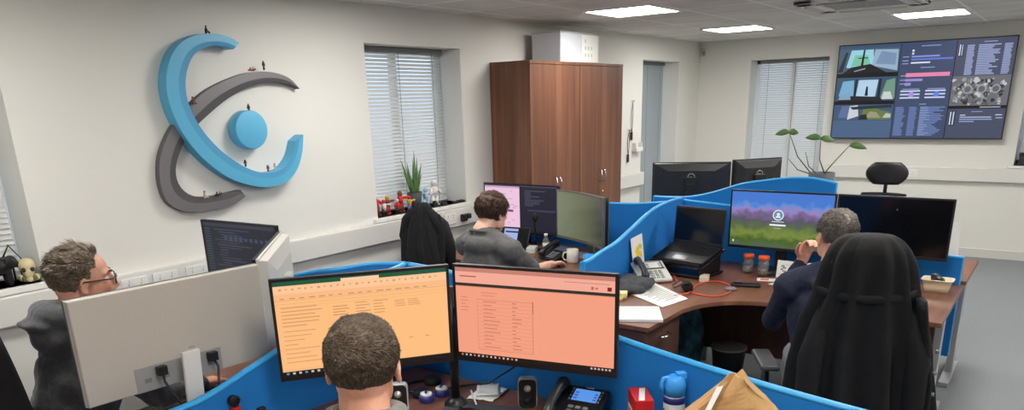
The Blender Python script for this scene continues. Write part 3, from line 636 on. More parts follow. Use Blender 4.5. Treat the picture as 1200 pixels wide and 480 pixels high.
divider('blue screen mostly hidden behind the front monitors, its rounded top just showing', (2.25, 2.20), (2.25, 3.9), [(0, 1.20), (.12, 1.175), (.25, 1.13), (.35, 1.10), (.5, 1.04), (.7, .97), (1, .93)])
divider('low blue screen with a wavy top running between the middle and right desks', (3.642, 2.15), (4.975, 2.15), [(0, .952), (.06, .955), (.14, .975), (.30, 1.005), (.45, 1.06), (.62, 1.125), (.76, 1.155), (.9, 1.165), (1, 1.165)])
divider('flat topped blue screen behind the curved monitor of the middle desk', (4.995, 3.86), (4.995, 2.14), [(0, .95), (.3, 1.04), (.5, 1.08), (.65, 1.094), (.8, 1.105), (.93, 1.13), (1, 1.145)])
divider('blue screen standing behind the monitors of the man in navy', (4.995, 2.13), (4.995, .39), [(0, 1.15), (.2, 1.13), (.4, 1.12), (.6, 1.06), (.8, .96), (.92, .915), (1, .91)])
divider('tall blue screen with a wavy top in front of the black monitors seen from behind', (5.06, 2.385), (5.06, 1.145), [(0, 1.155), (.1, 1.155), (.22, 1.165), (.36, 1.205), (.52, 1.27), (.68, 1.305), (.78, 1.32), (.88, 1.322), (.95, 1.31), (1, 1.30)], th=.026)

# ================================================================== DESKS
def desk(label, pts, panels, legs, z=.745, topm=WALNUTT):
    x0 = sum(p[0] for p in pts)/len(pts); y0 = sum(p[1] for p in pts)/len(pts)
    t = thing('desk', label, 'desk', (x0, y0, 0), 0, 'wood topped office desks'); T = Matrix.Translation((-x0, -y0, 0))
    MB().poly(pts, z-.025, z, topm).build('desktop', t, .003, T=T)
    for a, b_ in panels:
        a = Vector(a); b_ = Vector(b_); c = (a+b_)/2; d = b_-a
        MB().box((c.x, c.y, .42), (d.length, .018, .60), WALNUTU, rz=math.atan2(d.y, d.x)).build('modesty_panel', t, .001, T=T)
    for (x, y, ax, l0, l1) in legs:     # cantilever leg: foot along ax, from l0 to l1, upright at x,y
        mb = MB()
        if ax == 'x': mb.bx((l0, y-.03, 0), (l1, y+.03, .03), SILVER).bx((x-.04, y-.02, .03), (x+.04, y+.02, z-.05), SILVER).bx((l0+.05, y-.02, z-.05), (l1-.02, y+.02, z-.025), SILVER)
        else: mb.bx((x-.03, l0, 0), (x+.03, l1, .03), SILVER).bx((x-.02, y-.04, .03), (x+.02, y+.04, z-.05), SILVER).bx((x-.02, l0+.05, z-.05), (x+.02, l1-.02, z-.025), SILVER)
        mb.build('leg', t, .004, T=T)
    return t
cv = smoothc([(1.42, .95), (1.40, 1.15), (1.30, 1.38), (1.12, 1.52), (.9, 1.58), (.25, 1.60)], 5)
desk('corner desk of the short haired man at the bottom of the picture', [(2.225, .02), (2.225, 2.165), (.25, 2.165)]+cv[::-1]+[(1.42, .02)], [((2.19, .1), (2.19, 2.12)), ((.35, 2.14), (2.15, 2.14))], [(1.95, .08, 'x', 1.5, 2.17), (.33, 1.95, 'y', 1.66, 2.11)])
cv = smoothc([(.25, 2.56), (.9, 2.58), (1.2, 2.64), (1.42, 2.85), (1.50, 3.1), (1.50, 3.85)], 5)
desk('desk behind the left blue screen where the man in glasses sits', [(.25, 2.215), (2.225, 2.215), (2.225, 3.85)]+cv[::-1], [((2.19, 2.3), (2.19, 3.8)), ((.35, 2.24), (2.1, 2.24))], [(1.95, 3.8, 'x', 1.55, 2.17), (.3, 2.38, 'y', 2.28, 2.54)])
desk('desk of the man in the grey shirt beside the wooden cupboards', [(4.97, 2.175), (4.97, 3.85), (4.12, 3.85), (4.12, 3.0), (4.06, 2.8), (3.95, 2.65), (3.80, 2.56), (3.645, 2.54), (3.645, 2.175)], [((4.94, 2.25), (4.94, 3.8)), ((3.7, 2.2), (4.9, 2.2))], [(4.7, 3.8, 'x', 4.2, 4.92), (3.69, 2.36, 'y', 2.2, 2.52)])
cv = smoothc([(3.665, 1.545), (3.82, 1.50), (3.95, 1.40), (4.03, 1.24), (4.06, 1.05), (4.07, .8), (4.06, .36)], 6)
desk('corner desk of the man in navy with papers, phone and laptop on it', [(4.97, .36), (4.97, 2.125), (3.26, 2.125), (3.26, 1.545)]+cv, [((4.94, .45), (4.94, 2.1)), ((3.32, 2.10), (4.9, 2.10))], [(4.55, .41, 'x', 4.15, 4.93)])
desk('far desk behind the right blue screens, its end showing past the black monitor', [(5.085, .36), (5.085, 3.35), (5.80, 3.35), (5.80, .36)], [], [(5.55, .41, 'x', 5.27, 5.79), (5.55, 3.28, 'x', 5.12, 5.79)])
# drawer pedestal under the end of the right desk
t = thing('drawer_pedestal', 'wooden drawer pedestal with a chrome handle under the papers', 'drawer unit', (3.48, 1.83, 0))
MB().bx((-.205, -.245, .05), (.205, .24, .715), WALNUTU).build('body', t, .002)
MB().bx((-.18, -.22, 0), (.18, .22, .05), BLACKM).build('plinth', t)
for z0, z1 in ((.06, .33), (.335, .52), (.525, .71)):
    dr = MB().bx((-.205, -.265, z0), (.205, -.246, z1), WALNUTU).build('drawer', t, .002); zc = z1-.06
    MB().tube([(-.05, -.264, zc), (-.048, -.285, zc), (0, -.292, zc-.004), (.048, -.285, zc), (.05, -.264, zc)], .006, CHROME).build('handle', dr)

# ================================================================== CHAIRS
def chair(label, x, y, rz, zseat=.47, zback=1.0, headrest=None, arms=True, m=BFAB, back=-.23):
    t = thing('office_chair', label, 'chair', (x, y, 0), rz, 'swivel office chairs')
    s = MB(); s.ell((0, 0, zseat-.03), (.25, .245, .055), m, 24, 12).box((0, 0, zseat-.075), (.40, .38, .03), BLACK); s.build('seat', t)
    b_ = MB(); rings = []
    for k in range(13):
        f = k/12; z = zseat+.06+(zback-zseat-.06)*f; hw = .22*math.sin(PI*(.18+.64*f))**.5; xx = back-.02-.06*f
        rings.append([(xx+.025*math.cos(a_)-.05*(1-math.cos(a_*0))+.045*(math.sin(a_))**2, hw*math.sin(a_), z) for a_ in [2*PI*i/20 for i in range(20)]])
    b_.loft(rings, m); b_.build('backrest', t)
    MB().tube([(-.08, 0, zseat-.07), (back-.06, 0, zseat-.05), (back-.09, 0, zseat+.1), (back-.085, 0, (zseat+zback)/2)], .022, BLACK).build('back_bar', t)
    MB().cyl((0, 0, .12), (0, 0, zseat-.08), .028, BLACK).cyl((0, 0, .10), (0, 0, .25), .04, BLACK).build('gas_column', t)
    ba = MB(); 
    for k in range(5):
        a_ = 2*PI*k/5+.3; ba.tube([(.03*math.cos(a_), .03*math.sin(a_), .115), (.29*math.cos(a_), .29*math.sin(a_), .075)], .02, BLACK, rr=[.028, .016])
    ba.build('base', t)
    for k in range(5):
        a_ = 2*PI*k/5+.3; c = Vector((.29*math.cos(a_), .29*math.sin(a_), .03)); n = Vector((-math.sin(a_), math.cos(a_), 0))
        MB().cyl(c-n*.022, c+n*.022, .03, BLACKM).cyl(c, c+Vector((0, 0, .05)), .008, BLACK).build('castor', t)
    if arms:
        for s in (-1, 1):
            ar = MB().tube([(0, s*.20, zseat-.07), (.0, s*.285, zseat-.06), (.0, s*.29, zseat+.18)], .018, BLACK, rr=[.016, .02, .018]).build('armrest', t)
            MB().box((.02, s*.29, zseat+.195), (.26, .085, .028), mat('arm_pad', (66, 66, 68), .5)).build('arm_pad', ar, .012)
    if headrest:
        hr = MB(); rings = []
        for k in range(9):
            f = k/8; z = headrest-.17+.17*f; hw = .155*math.sin(PI*(.14+.72*f))**.6
            rings.append([(back-.07+.03*math.cos(a_), hw*math.sin(a_), z) for a_ in [2*PI*i/20 for i in range(20)]])
        hr.loft(rings, BLACK); hr.build('headrest', t)
        MB().cyl((back-.08, 0, zback-.05), (back-.075, 0, headrest-.1), .014, BLACK).build('headrest_post', t)
    return t
chair('empty black chair with a headrest beyond the far desk', 6.30, 1.12, PI, zback=1.07, headrest=1.305, back=-.2)
chair('black chair back at the far left edge behind the hooded man', 1.13, 2.86, .0, zback=1.16, back=-.21)
chair('chair under the short haired man, hidden by him', .98, 1.14, .75, zback=.86, arms=False, back=-.22)
chair('chair under the man in the grey shirt', 3.50, 2.80, -.1, zback=.86, arms=False)
chair('black chair with armrests where the man in navy sits', 3.44, .715, .50, zback=1.10, headrest=1.26, back=-.24)
chair('chair by the long wall holding a black jacket', 3.74, 3.70, PI, zback=1.08, arms=False)

def drape(name, label, cat, x, y, rz, prof, m, folds=9, amp=.02, seed=0, group=None):
    """garment hung over a chair back: prof = (z, half width, half depth, shift x, shift y)"""
    t = thing(name, label, cat, (x, y, 0), rz, group); rings = []; n = 96
    P_ = smoothc(prof, 6)
    for k, (z, hw, hd, sx_, sy) in enumerate(P_):
        r = []; g = 1-(z-P_[-1][0])/(P_[0][0]-P_[-1][0])
        for i in range(n):
            a_ = 2*PI*i/n; q = amp*g**.6*(math.sin(folds*a_+seed+1.5*math.sin(2*a_))*.7+.5*noise.noise(Vector((math.cos(a_)*3, math.sin(a_)*3, z*2.5+seed))))
            q += .006*noise.noise(Vector((math.cos(a_)*7, math.sin(a_)*7, z*9)))
            c_ = abs(math.cos(a_))**.8*math.copysign(1, math.cos(a_)); s_ = abs(math.sin(a_))**.8*math.copysign(1, math.sin(a_))
            r.append(((hd+q)*c_+sx_, (hw+q)*s_+sy, z))
        rings.append(r)
    MB().loft(rings, m).build('garment_body', t)
    return t
cj = drape('coat', 'long black coat draped over the chair of the man in navy', 'coat', 3.195, .575, .42, [(1.300, .04, .03, 0, 0), (1.290, .10, .07, 0, 0), (1.25, .14, .10, 0, 0), (1.19, .165, .115, 0, 0), (1.12, .178, .12, 0, .0), (1.05, .195, .125, -.0, .0), (.95, .225, .13, 0, 0), (.8, .25, .14, -.01, 0), (.6, .27, .15, -.02, -.01), (.38, .285, .16, -.02, -.01)], COATM, 11, .05, 2)
mb = MB()     # the collar / hood roll and front edge
rings = []
for k in range(25):
    a_ = PI*(.42)+PI*1.16*k/24; z = 1.10-.035*math.sin(PI*k/24)
    c = Vector((math.cos(a_)*.128, math.sin(a_)*.188, z)); nrm = Vector((math.cos(a_), math.sin(a_), 0))
    rings.append([tuple(c+nrm*.012*math.cos(b_)+Vector((0, 0, .016*math.sin(b_)))) for b_ in [2*PI*i/10 for i in range(10)]])
mb.loft(rings, COATM); mb.build('hood_roll', cj)
mb = MB(); rings = []
for k in range(14):
    z = 1.06-.055*k; hw = .185+.055*min(1, k/6)
    c = Vector((-.06-.004*k, -hw-.01, z)); rings.append([tuple(c+Vector((.07*math.cos(b_), .018*math.sin(b_), 0))) for b_ in [2*PI*i/10 for i in range(10)]])
mb.loft(rings, COATM); mb.build('front_flap', cj)
for k in range(5): MB().cyl((-.11, -.262-.003*k, .86-.09*k), (-.112, -.275-.003*k, .86-.09*k), .008, GREYP, 10).build('button', cj)
# sleeves
for s in (1, -1):
    MB().tube([(-.02, s*.12, 1.08), (-.07, s*.16, .97), (-.12, s*.20, .82), (-.13, s*.20, .64), (-.125, s*.19, .52)], .05, COATM, 16, [.012, .036, .048, .046, .042]).build('sleeve', cj)
jk = drape('jacket', 'black jacket hung over the chair by the window sill plant', 'jacket', 4.005, 3.70, PI, [(1.160, .02, .02, 0, 0), (1.15, .045, .04, 0, 0), (1.11, .07, .06, 0, 0), (1.03, .095, .075, 0, -.01), (.9, .13, .09, 0, -.01), (.75, .165, .10, 0, 0), (.6, .19, .11, 0, 0), (.5, .20, .11, 0, 0)], BFAB, 6, .03, 5)
MB().tube([(0, -.10, 1.09), (-.02, -.17, 1.02), (-.04, -.22, .90), (-.05, -.19, .80), (-.05, -.17, .76)], .05, BFAB, 14, [.03, .05, .055, .045, .04]).build('sleeve', jk)
MB().tube([(0, .06, 1.10), (-.03, .15, 1.0), (-.05, .19, .85), (-.05, .18, .68)], .05, BFAB, 14, [.03, .05, .05, .045]).build('sleeve', jk)
# ================================================================== THINGS ON THE DESKS AND SILLS
DZ = .745
def on(x, y, z=DZ): return pt(x, y, 'z', z)
def mug(label, x, y, m, r=.041, h=.095, hang=0, z=DZ, inner=None, group=None):
    t = thing('mug', label, 'mug', (x, y, z), hang, group)
    MB().lathe([(r*.85, 0), (r, .01), (r, h), (r-.004, h), (r-.005, .02), (.001, .012)], m, n=28).build('cup', t)
    MB().tube([(r-.002, 0, h*.8), (r+.022, 0, h*.78), (r+.03, 0, h*.5), (r+.02, 0, h*.25), (r-.002, 0, h*.2)], .006, m).build('handle', t); return t
def desk_phone(label, x, y, rz, m, mh, lcd, brand=None, scale=1, z=DZ, keycol=None):
    t = thing('desk_phone', label, 'telephone', (x, y, z), rz); t.scale = (scale,)*3
    T = Matrix.Translation((0, 0, .052)) @ Matrix.Rotation(.40, 4, 'X')
    MB().box((0, .0, 0), (.20, .20, .022), m).build('body', t, .008, T=T)
    MB().add([(-.09, .09, 0), (.09, .09, 0), (.09, -.03, 0), (-.09, -.03, 0), (-.07, .085, .074), (.07, .085, .074), (.07, -.02, .034), (-.07, -.02, .034)], [(3, 2, 1, 0), (4, 5, 6, 7), (0, 1, 5, 4), (1, 2, 6, 5), (2, 3, 7, 6), (3, 0, 4, 7)], m).build('foot', t)
    hs = MB(); ax = -.068
    hs.tube([(ax, -.095, .026), (ax, -.08, .036), (ax, -.04, .048), (ax, .03, .048), (ax, .075, .038), (ax, .095, .026)], .02, mh, 14, [.017, .024, .017, .017, .024, .018])
    hs.build('handset', t, T=T)
    MB().bx((-.035, .01, .0112), (.085, .088, .013), BLACK).build('screen_bezel', t, .002, T=T)
    l = MB().bx((-.022, .022, .013), (.072, .08, .0136), lcd).build('lcd_screen', t, T=T)
    mb = MB(); 
    for k in range(3): mb.bx((-.018, .03+.014*k, .0137), (-.004, .038+.014*k, .0138), emit((60, 90, 190))); mb.bx((.056, .03+.014*k, .0137), (.068, .038+.014*k, .0138), emit((60, 90, 190)))
    if lcd is not GREYP: mb.build('screen_icons', l)
    kc = keycol or GREYP
    for r_ in range(4):
        for c_ in range(3): MB().box((-.01+.028*c_, -.012-.021*r_, .014), (.02, .013, .006), kc).build('key', t, .002, T=T)
    for s in (-.030, .080):
        for k in range(4): MB().box((s, .025+.017*k, .0145), (.006, .009, .003), kc).build('side_key', t, T=T)
    if brand: text(brand, .011, mat('print_white', (210, 210, 212), .6), t, T @ Matrix.Translation((.025, .093, .0115)))
    return t
def coil(label, c, m, r=.05, n=3, name='cable', seed=0, rr=.0025, cat='cable'):
    R = random.Random(seed); pts = []
    for k in range(n*14): a_ = 2*PI*k/14; q = r*(1+.25*math.sin(a_*.37+seed)+.1*R.random()); pts.append((q*math.cos(a_), q*.7*math.sin(a_), rr+.004*(k//14)+.003*R.random()))
    t = MB().tube(pts, rr, m, 6).build(name); t.location = c; return tag(t, label, cat)
# ---- front desk
LCD = emit((96, 158, 240), .9)
c = on(678, 486); desk_phone('black desk phone with a lit blue screen on the front desk', 2.10, 1.27, -.55-PI/6-.35, BLACK, mat('phone_dark', (36, 36, 38), .35), LCD, 'Yealink', 1.0)
def oval_device(label, x, y, rz, h=.115, z=DZ):
    t = thing('speaker', label, 'speaker', (x, y, z), rz, 'pair of black desk speakers')
    pts = []; w_ = .072; r = .018
    for (cx, cz, a0) in ((w_/2-r, h-r, 0), (-w_/2+r, h-r, PI/2), (-w_/2+r, r, PI), (w_/2-r, r, 1.5*PI)):
        for k in range(7): a_ = a0+PI/2*k/6; pts.append((cx+r*math.cos(a_), cz+r*math.sin(a_)))
    T = Matrix.Rotation(-.12, 4, 'X') @ Matrix.Rotation(PI/2, 4, 'X')
    MB().poly(pts, -.045, .0, mat('speaker_rim', (190, 192, 194), .4), T=T).build('shell', t, .003)
    MB().poly([(p[0]*.9, (p[1]-h/2)*.93+h/2) for p in pts], .0005, .004, BLACK, T=T).build('front_grille', t)
    for q, rr in ((.68, .013), (.30, .018)):
        MB().lathe([(0, .003), (rr, .003), (rr, .006), (0, .004)], SILVER if rr < .015 else BLACKM, (0, h*q, .002), T=T).build('cone', t)
    return t
oval_device('black speaker with a pale rim left of the desk phone', 2.10, 1.475, -1.0)
oval_device('black speaker with a pale rim beside the ear of the short haired man', 1.80, 1.845, -.85)
for (x, y, lb) in ((*on(500, 470).xy, 'round blue and white tin nearer the short haired man'), (*on(518, 463).xy, 'round blue and white tin nearer the black monitor pole')):
    t = thing('tin', lb, 'tin', (x, y, DZ), rnd.random(), 'round blue and white tins')
    MB().lathe([(.0, 0), (.026, 0), (.029, .004), (.029, .022), (.026, .026), (0, .026)], DARKB, n=32).build('tin_body', t)
    MB().lathe([(0, .0265), (.024, .0265), (.022, .036), (.012, .040), (0, .041)], WHITE, n=32).build('lid', t)
    MB().box((0, 0, .041), (.036, .009, .002), DARKB).build('lid_stripe', t, .0005)
x, y = on(507, 458).xy
t = thing('headset', 'black headset lying behind the round tins', 'headset', (x, y+.03, DZ), .4)
MB().tube([(.07*math.cos(a_), .09*math.sin(a_), .012) for a_ in [PI*k/12 for k in range(13)]], .006, BLACK).build('headband', t)
for s in (-1, 1): MB().lathe([(0, 0), (.034, 0), (.036, .012), (.03, .024), (0, .026)], BLACKM, (s*.07, 0, 0)).build('ear_pad', t)
# crumpled white cloth / papers
x, y = on(572, 462).xy
for k, (dx, dy, rz, s, lb) in enumerate(((0, 0, .2, 1, 'white paper lying lowest in the little pile by the monitor pole'), (.012, .01, .62, .8, 'white paper lying on top of the little pile by the monitor pole'))):
    mb = MB(); n = 9; vs = []; fs = []
    for i in range(n):
        for j_ in range(n): vs.append(((i/8-.5)*.15*s, (j_/8-.5)*.11*s, .004+.008*k+.007*noise.noise(Vector((i*.55, j_*.55, k*5)))))
    for i in range(n-1):
        for j_ in range(n-1): a_ = i*n+j_; fs.append((a_, a_+n, a_+n+1, a_+1))
    mb.add(vs, fs, PAPER, True); o = mb.build('paper'); o.location = (x+dx, y+dy, DZ+.004); o.rotation_euler.z = rz
    md = o.modifiers.new('thick', 'SOLIDIFY'); md.thickness = .002
    tag(o, lb, 'paper', 'white papers by the monitor pole')
a = on(552, 457, .775); b2 = on(558, 473, .775)
tag(MB().tube([a, b2], .0035, WHITE, 10, [.0035, .0035]).build('pen'), 'white pen lying across the paper by the monitor pole', 'pen')
coil('thin black cable looped below the left screen on the front desk', on(545, 486)+Vector((0, 0, .0)), BLACK, .055, 2, seed=3)
coil('black cable heaped behind the round tins', on(470, 476)+Vector((.02, .05, 0)), BLACK, .05, 3, seed=9)
o = MB().tube([(2.20, 1.52, .97), (2.215, 1.60, .86), (2.19, 1.72, .77), (2.14, 1.82, .752), (2.05, 1.88, .752)], .004, BLACK).build('cable'); tag(o, 'black cable hanging against the blue screen under the salmon monitor', 'cable')
# small blackish thing with red tip against left blue screen
c = pt(273, 468, 'y', 2.165); t = thing('webcam', 'small round black webcam with a red base clipped to the blue screen', 'webcam', (c.x, 2.172, c.z-.03))
MB().cyl((0, 0, .028), (0, -.022, .028), .019, BLACK, 24).cyl((0, -.022, .028), (0, -.026, .028), .012, SCREEN, 24).build('body', t, .002)
MB().box((0, -.014, -.002), (.028, .022, .016), RED).build('base', t, .003)
c = pt(306, 481, 'y', 2.165); o = MB().box((0, 0, 0), (.03, .02, .03), BLACK).build('clip', bevel=.005); o.location = (c.x, 2.163, c.z); tag(o, 'small black clip on the blue screen right of the webcam', 'clip')
# ---- right end of the front desk
t = thing('tea_box', 'red and white cardboard box next to the blue spray bottle', 'box', (2.13, 1.03, DZ), -.9)
MB().box((0, 0, .072), (.062, .125, .144), RED).build('carton', t, .002)
mb = MB(); mb.bx((-.0318, -.055, .01), (-.0312, .055, .045), WHITE); mb.bx((-.0318, -.02, .085), (-.0312, .05, .098), WHITE)
mb.add([(-.02, -.06, .1446), (0, -.06, .1446), (.025, .05, .1446), (.005, .05, .1446)], [(0, 1, 2, 3)], WHITE).add([(-.0315, .02, .05), (-.0315, .055, .05), (-.0315, .055, .08), (-.0315, .04, .085)], [(0, 1, 2, 3)], mat('label_gold', (226, 150, 90), .5)); mb.build('printed_label', t)
MB().bx((-.0316, -.052, .05), (-.031, .0, .08), mat('dark_print', (40, 20, 40), .6)).build('dark_label', t)
t = thing('spray_can', 'spray can with a bright blue cap and white label', 'spray can', (2.165, .925, DZ), -.8); t.scale = (1.05, 1.05, 1.18)
lab = mat('label_white', (206, 214, 226), .4)
MB().lathe([(.030, 0), (.034, .004), (.034, .125), (.031, .133), (0, .133)], lab, n=32).build('can', t)
MB().lathe([(.0345, .108), (.0345, .125), (.0335, .127)], DARKB, n=32).build('blue_band', t)
mb = MB()
for k in range(5): a_ = 2.4+.28*k; mb.box((.0345*math.cos(a_), .0345*math.sin(a_), .055+.01*(k % 2)), (.002, .009, .05), mat('label_green', (70, 120, 90), .5) if k > 2 else mat('label_ink', (90, 100, 160), .5), rz=a_)
mb.build('label_print', t)
cp = mat('cap_blue', (50, 150, 230), .35)
MB().lathe([(.034, .130), (.034, .160), (.030, .178), (.018, .186), (0, .188)], cp, n=32).tube([(-.02, 0, .18), (-.038, 0, .178), (-.045, 0, .16), (-.036, 0, .138)], .008, cp).box((.018, 0, .186), (.03, .026, .016), cp).build('cap', t)
# brown paper bag lying / crumpled
t = thing('paper_bag', 'crumpled brown paper bag on the corner of the front desk', 'bag', (2.025, .705, DZ), -.92); t.scale = (1.18, 1.05, 1.24)
mb = MB(); rings = []; n = 48
for k in range(22):
    f = k/21; z = .005+.235*f; hw = .145*(1-.1*f)*(1-.93*max(0, f-.55)/.45*.9); hd = .085*(1-.85*f**1.4)
    r = []
    for i in range(n):
        a_ = 2*PI*i/n; c_ = abs(math.cos(a_))**.5*math.copysign(1, math.cos(a_)); s_ = abs(math.sin(a_))**.5*math.copysign(1, math.sin(a_))
        q = .014*noise.noise(Vector((c_*3, s_*2, z*16)))+.008*abs(noise.noise(Vector((c_*7, s_*6, z*30))))
        r.append((hw*c_+q+.03*f, hd*s_+q*1.4+.02*f, z+.012*math.sin(a_*2)*f))
    rings.append(r)
mb.loft(rings, KRAFT, smooth=False); mb.build('bag_body', t)
MB().add([(-.15, -.085, .01), (-.142, -.089, .01), (-.015, -.03, .232), (-.03, -.025, .228)], [(0, 1, 2, 3)], PAPER).build('receipt', t).modifiers.new('s', 'SOLIDIFY').thickness = .002
# ---- left desk bits
x, y = on(235, 462).xy
o = MB().box((0, 0, .006), (.12, .05, .012), WHITE).build('remote_control', bevel=.004); o.location = (1.22, 2.50, DZ); o.rotation_euler.z = .2; tag(o, 'thin white box lying on the desk behind the grey monitor', 'box')
t = thing('keyboard', 'dark keyboard under the grey backed monitor', 'keyboard', (1.38, 2.63, DZ), .1)
MB().box((0, 0, .009), (.42, .13, .018), BLACK).build('key_tray', t, .004)
for r_ in range(5): MB().box((0, -.048+.024*r_, .021), (.40, .019, .007), mat('key_dark', (40, 40, 42), .5)).build('key_row', t, .002)

# ---- right desk
desk_phone('white and grey desk phone with a dark handset below the note on the blue screen', 4.20, 1.985, -.75, mat('phone_pale', (196, 196, 190), .5), mat('phone_dark2', (52, 52, 54), .4), mat('lcd_off', (206, 208, 200), .35), None, 1.05, keycol=mat('key_pale', (150, 150, 148), .5))
# leaning note
a = pt(738, 322, 'y', 2.128); t = thing('poster', 'white note sheet with a yellow drawing leaning on the blue screen', 'poster', (4.27, 2.10, DZ), 0)
w2 = .115; t.rotation_euler.z = .04
T = Matrix.Rotation(-.10, 4, 'X')
MB().box((0, 0, .13), (w2*1.5, .0015, .26), PAPER, ry=-.06).build('sheet', t, T=T)
mb = MB(); R = random.Random(4); yl = mat('yellow_ink', (236, 205, 60), .7)
for k in range(9): mb.box((.005+R.uniform(-.03, .04), -.0012-.0001*k, .16+R.uniform(-.03, .04)), (.03+.02*R.random(), .0004, .025), yl, ry=R.random())
for k in range(6): mb.box((R.uniform(-.05, .05), -.0012, .04+.012*k), (.04, .0004, .004), mat('grey_ink', (150, 150, 150), .7))
mb.build('drawing', t, T=T)
# dark grey folded cloth
o = MB()
for k in range(9): a_ = 2*PI*k/9; o.ell((.07*math.cos(a_)+.02, .10*math.sin(a_), .03+.012*math.sin(k*2)), (.075, .06, .03), mat('charcoal_cloth', (62, 64, 68), .9, bump=.2, bscale=60), 12, 8)
o.ell((.02, .0, .04), (.09, .10, .035), MC['charcoal_cloth']); g = o.build('folded_cloth'); remesh(g, .007, 4, .008, 14); g.location = (3.90, 1.985, DZ+.003); g.scale = (1.25, .85, 1.0); tag(g, 'charcoal cloth bundled on the desk beside the desk phone', 'cloth')
def papers(label, corners, n, group, rows=12, off=0):
    """a sheet or stack whose corners were measured on the desk top"""
    ps = [on(*q, DZ+.003) for q in corners]; c = sum(ps, Vector())/4; t = thing('paper_stack' if n > 1 else 'paper', label, 'paper', (c.x, c.y, DZ+off), 0, group)
    q = [(p.x-c.x, p.y-c.y) for p in ps]; MB().poly(q, .0005, .0015*n+.001, PAPER).build('sheets', t)
    mb = MB(); zt_ = .0015*n+.0013; R = random.Random(len(label))
    def bl(u, v): return (q[0][0]*(1-u)*(1-v)+q[1][0]*u*(1-v)+q[2][0]*u*v+q[3][0]*(1-u)*v, q[0][1]*(1-u)*(1-v)+q[1][1]*u*(1-v)+q[2][1]*u*v+q[3][1]*(1-u)*v, zt_)
    for k in range(rows):
        v = .12+.76*k/rows; e = .12+R.uniform(.3, .75); mb.add([bl(.12, v), bl(e, v), bl(e, v+.018), bl(.12, v+.018)], [(0, 1, 2, 3)], INK)
    mb.build('print', t); return t
papers('loose printed sheet lying across the right desk in front of the phone', [(764, 330), (733, 342), (776, 360), (806, 350)], 2, 'papers on the right desk', 14, .002)
papers('stack of paper on the front end of the right desk, above the drawers', [(772, 361), (719, 361), (719, 376), (777, 377)], 9, 'papers on the right desk', 2)
o = MB()
for k in range(4): o.box((.004*k, -.003*k, .006+.009*k), (.075, .075, .0085), mat('sticky_yellow', (226, 212, 150), .8), rz=.15*k)
o = o.build('note_block'); o.location = (3.70, 1.95, DZ); tag(o, 'stack of pale yellow sticky notes beside the paper stack', 'sticky notes')
# laptop on a stand
t = thing('laptop_stand', 'black angled laptop riser on the right desk', 'laptop stand', (4.50, 1.875, DZ), -PI/2-.17)
mb = MB(); mb.box((0, 0, .015), (.38, .26, .014), BLACK)
mb.build('base_plate', t, .005)
for s in (-1, 1): MB().add([(s*.17, .12, .02), (s*.15, .12, .02), (s*.15, -.11, .02), (s*.17, -.11, .02), (s*.17, .12, .150), (s*.15, .12, .150), (s*.15, -.13, .078), (s*.17, -.13, .078)], [(3, 2, 1, 0), (4, 5, 6, 7), (0, 1, 5, 4), (1, 2, 6, 5), (2, 3, 7, 6), (3, 0, 4, 7)], BLACK).build('side_support', t, .004)
a_ = math.atan2(.072, .25); T = Matrix.Translation((0, -.005, .118)) @ Matrix.Rotation(a_, 4, 'X')
MB().box((0, 0, 0), (.40, .28, .010), BLACK).box((0, -.142, .012), (.36, .008, .022), BLACK).build('tray', t, .004, T=T)
la = thing('laptop', 'open black laptop with a dark screen resting on the angled riser', 'laptop', (4.50, 1.875, DZ), -PI/2-.17)
T2 = T @ Matrix.Translation((0, .0, .0055))
MB().box((0, 0, .010), (.37, .25, .018), mat('laptop_black', (12, 12, 13), .5)).build('keyboard_deck', la, .006, T=T2)
kb = MB()
for r_ in range(6):
    for k in range(14): kb.box((-.162+.025*k, .095-.021*r_, .0205), (.020, .016, .002), BLACKM)
kb.build('keys', la, T=T2)
MB().box((0, -.078, .0195), (.10, .055, .001), mat('touchpad', (34, 34, 36), .3)).build('touchpad', la, T=T2)
T3 = T2 @ Matrix.Translation((0, .122, .018)) @ Matrix.Rotation(-a_-.10, 4, 'X')
MB().box((0, .004, .118), (.37, .008, .236), MC['laptop_black']).build('lid', la, .004, T=T3)
MB().box((0, -.0008, .120), (.348, .001, .205), SCREEN).build('screen', la, T=T3)
# orange cable, headset, small box
mb = MB(); pts = smoothc([on(776, 326), on(788, 322), on(796, 334), on(812, 344), on(838, 348), on(856, 342), on(852, 333), on(836, 330), on(818, 334), on(806, 344), on(790, 347)], 8)
OC = mat('orange_cable', (214, 84, 50), .5)
mb.tube([(p[0], p[1], DZ+.005) for p in pts], .0038, OC, 8); tag(mb.build('cable'), 'orange cable looped on the right desk in front of the laptop', 'cable')
t = thing('headset', 'black headset with a metal ear cup in front of the laptop', 'headset', (*on(805, 341).xy, DZ), .6)
for s in (-1, 1): MB().cyl((s*.03, 0, .03), (s*.012, 0, .03), .030, BLACKM, 24).cyl((s*.031, 0, .03), (s*.034, 0, .03), .020, SILVER if s > 0 else BLACK, 24).build('ear_pad', t, .003)
MB().tube([(.032, 0, .05), (.05, .03, .06), (.03, .08, .03), (-.03, .08, .03), (-.05, .03, .06), (-.032, 0, .05)], .005, BLACK).build('headband', t)
o = MB().box((0, 0, .016), (.10, .055, .032), mat('cream_card', (214, 200, 176), .7)).build('small_box', bevel=.003); o.location = (4.36, 1.70, DZ); o.rotation_euler.z = .3; tag(o, 'small cream box behind the black headset', 'box')
o = MB().box((0, 0, .008), (.045, .024, .016), WHITE).build('usb_stick', bevel=.003); o.location = (*on(776, 330).xy, DZ); tag(o, 'small white plug left of the orange cable', 'plug')
o = MB().box((0, 0, .010), (.045, .06, .02), GREYP).build('computer_mouse', bevel=.009); o.location = (*on(856, 340).xy, DZ); o.rotation_euler.z = .5; tag(o, 'small grey dongle right of the orange cable', 'dongle')
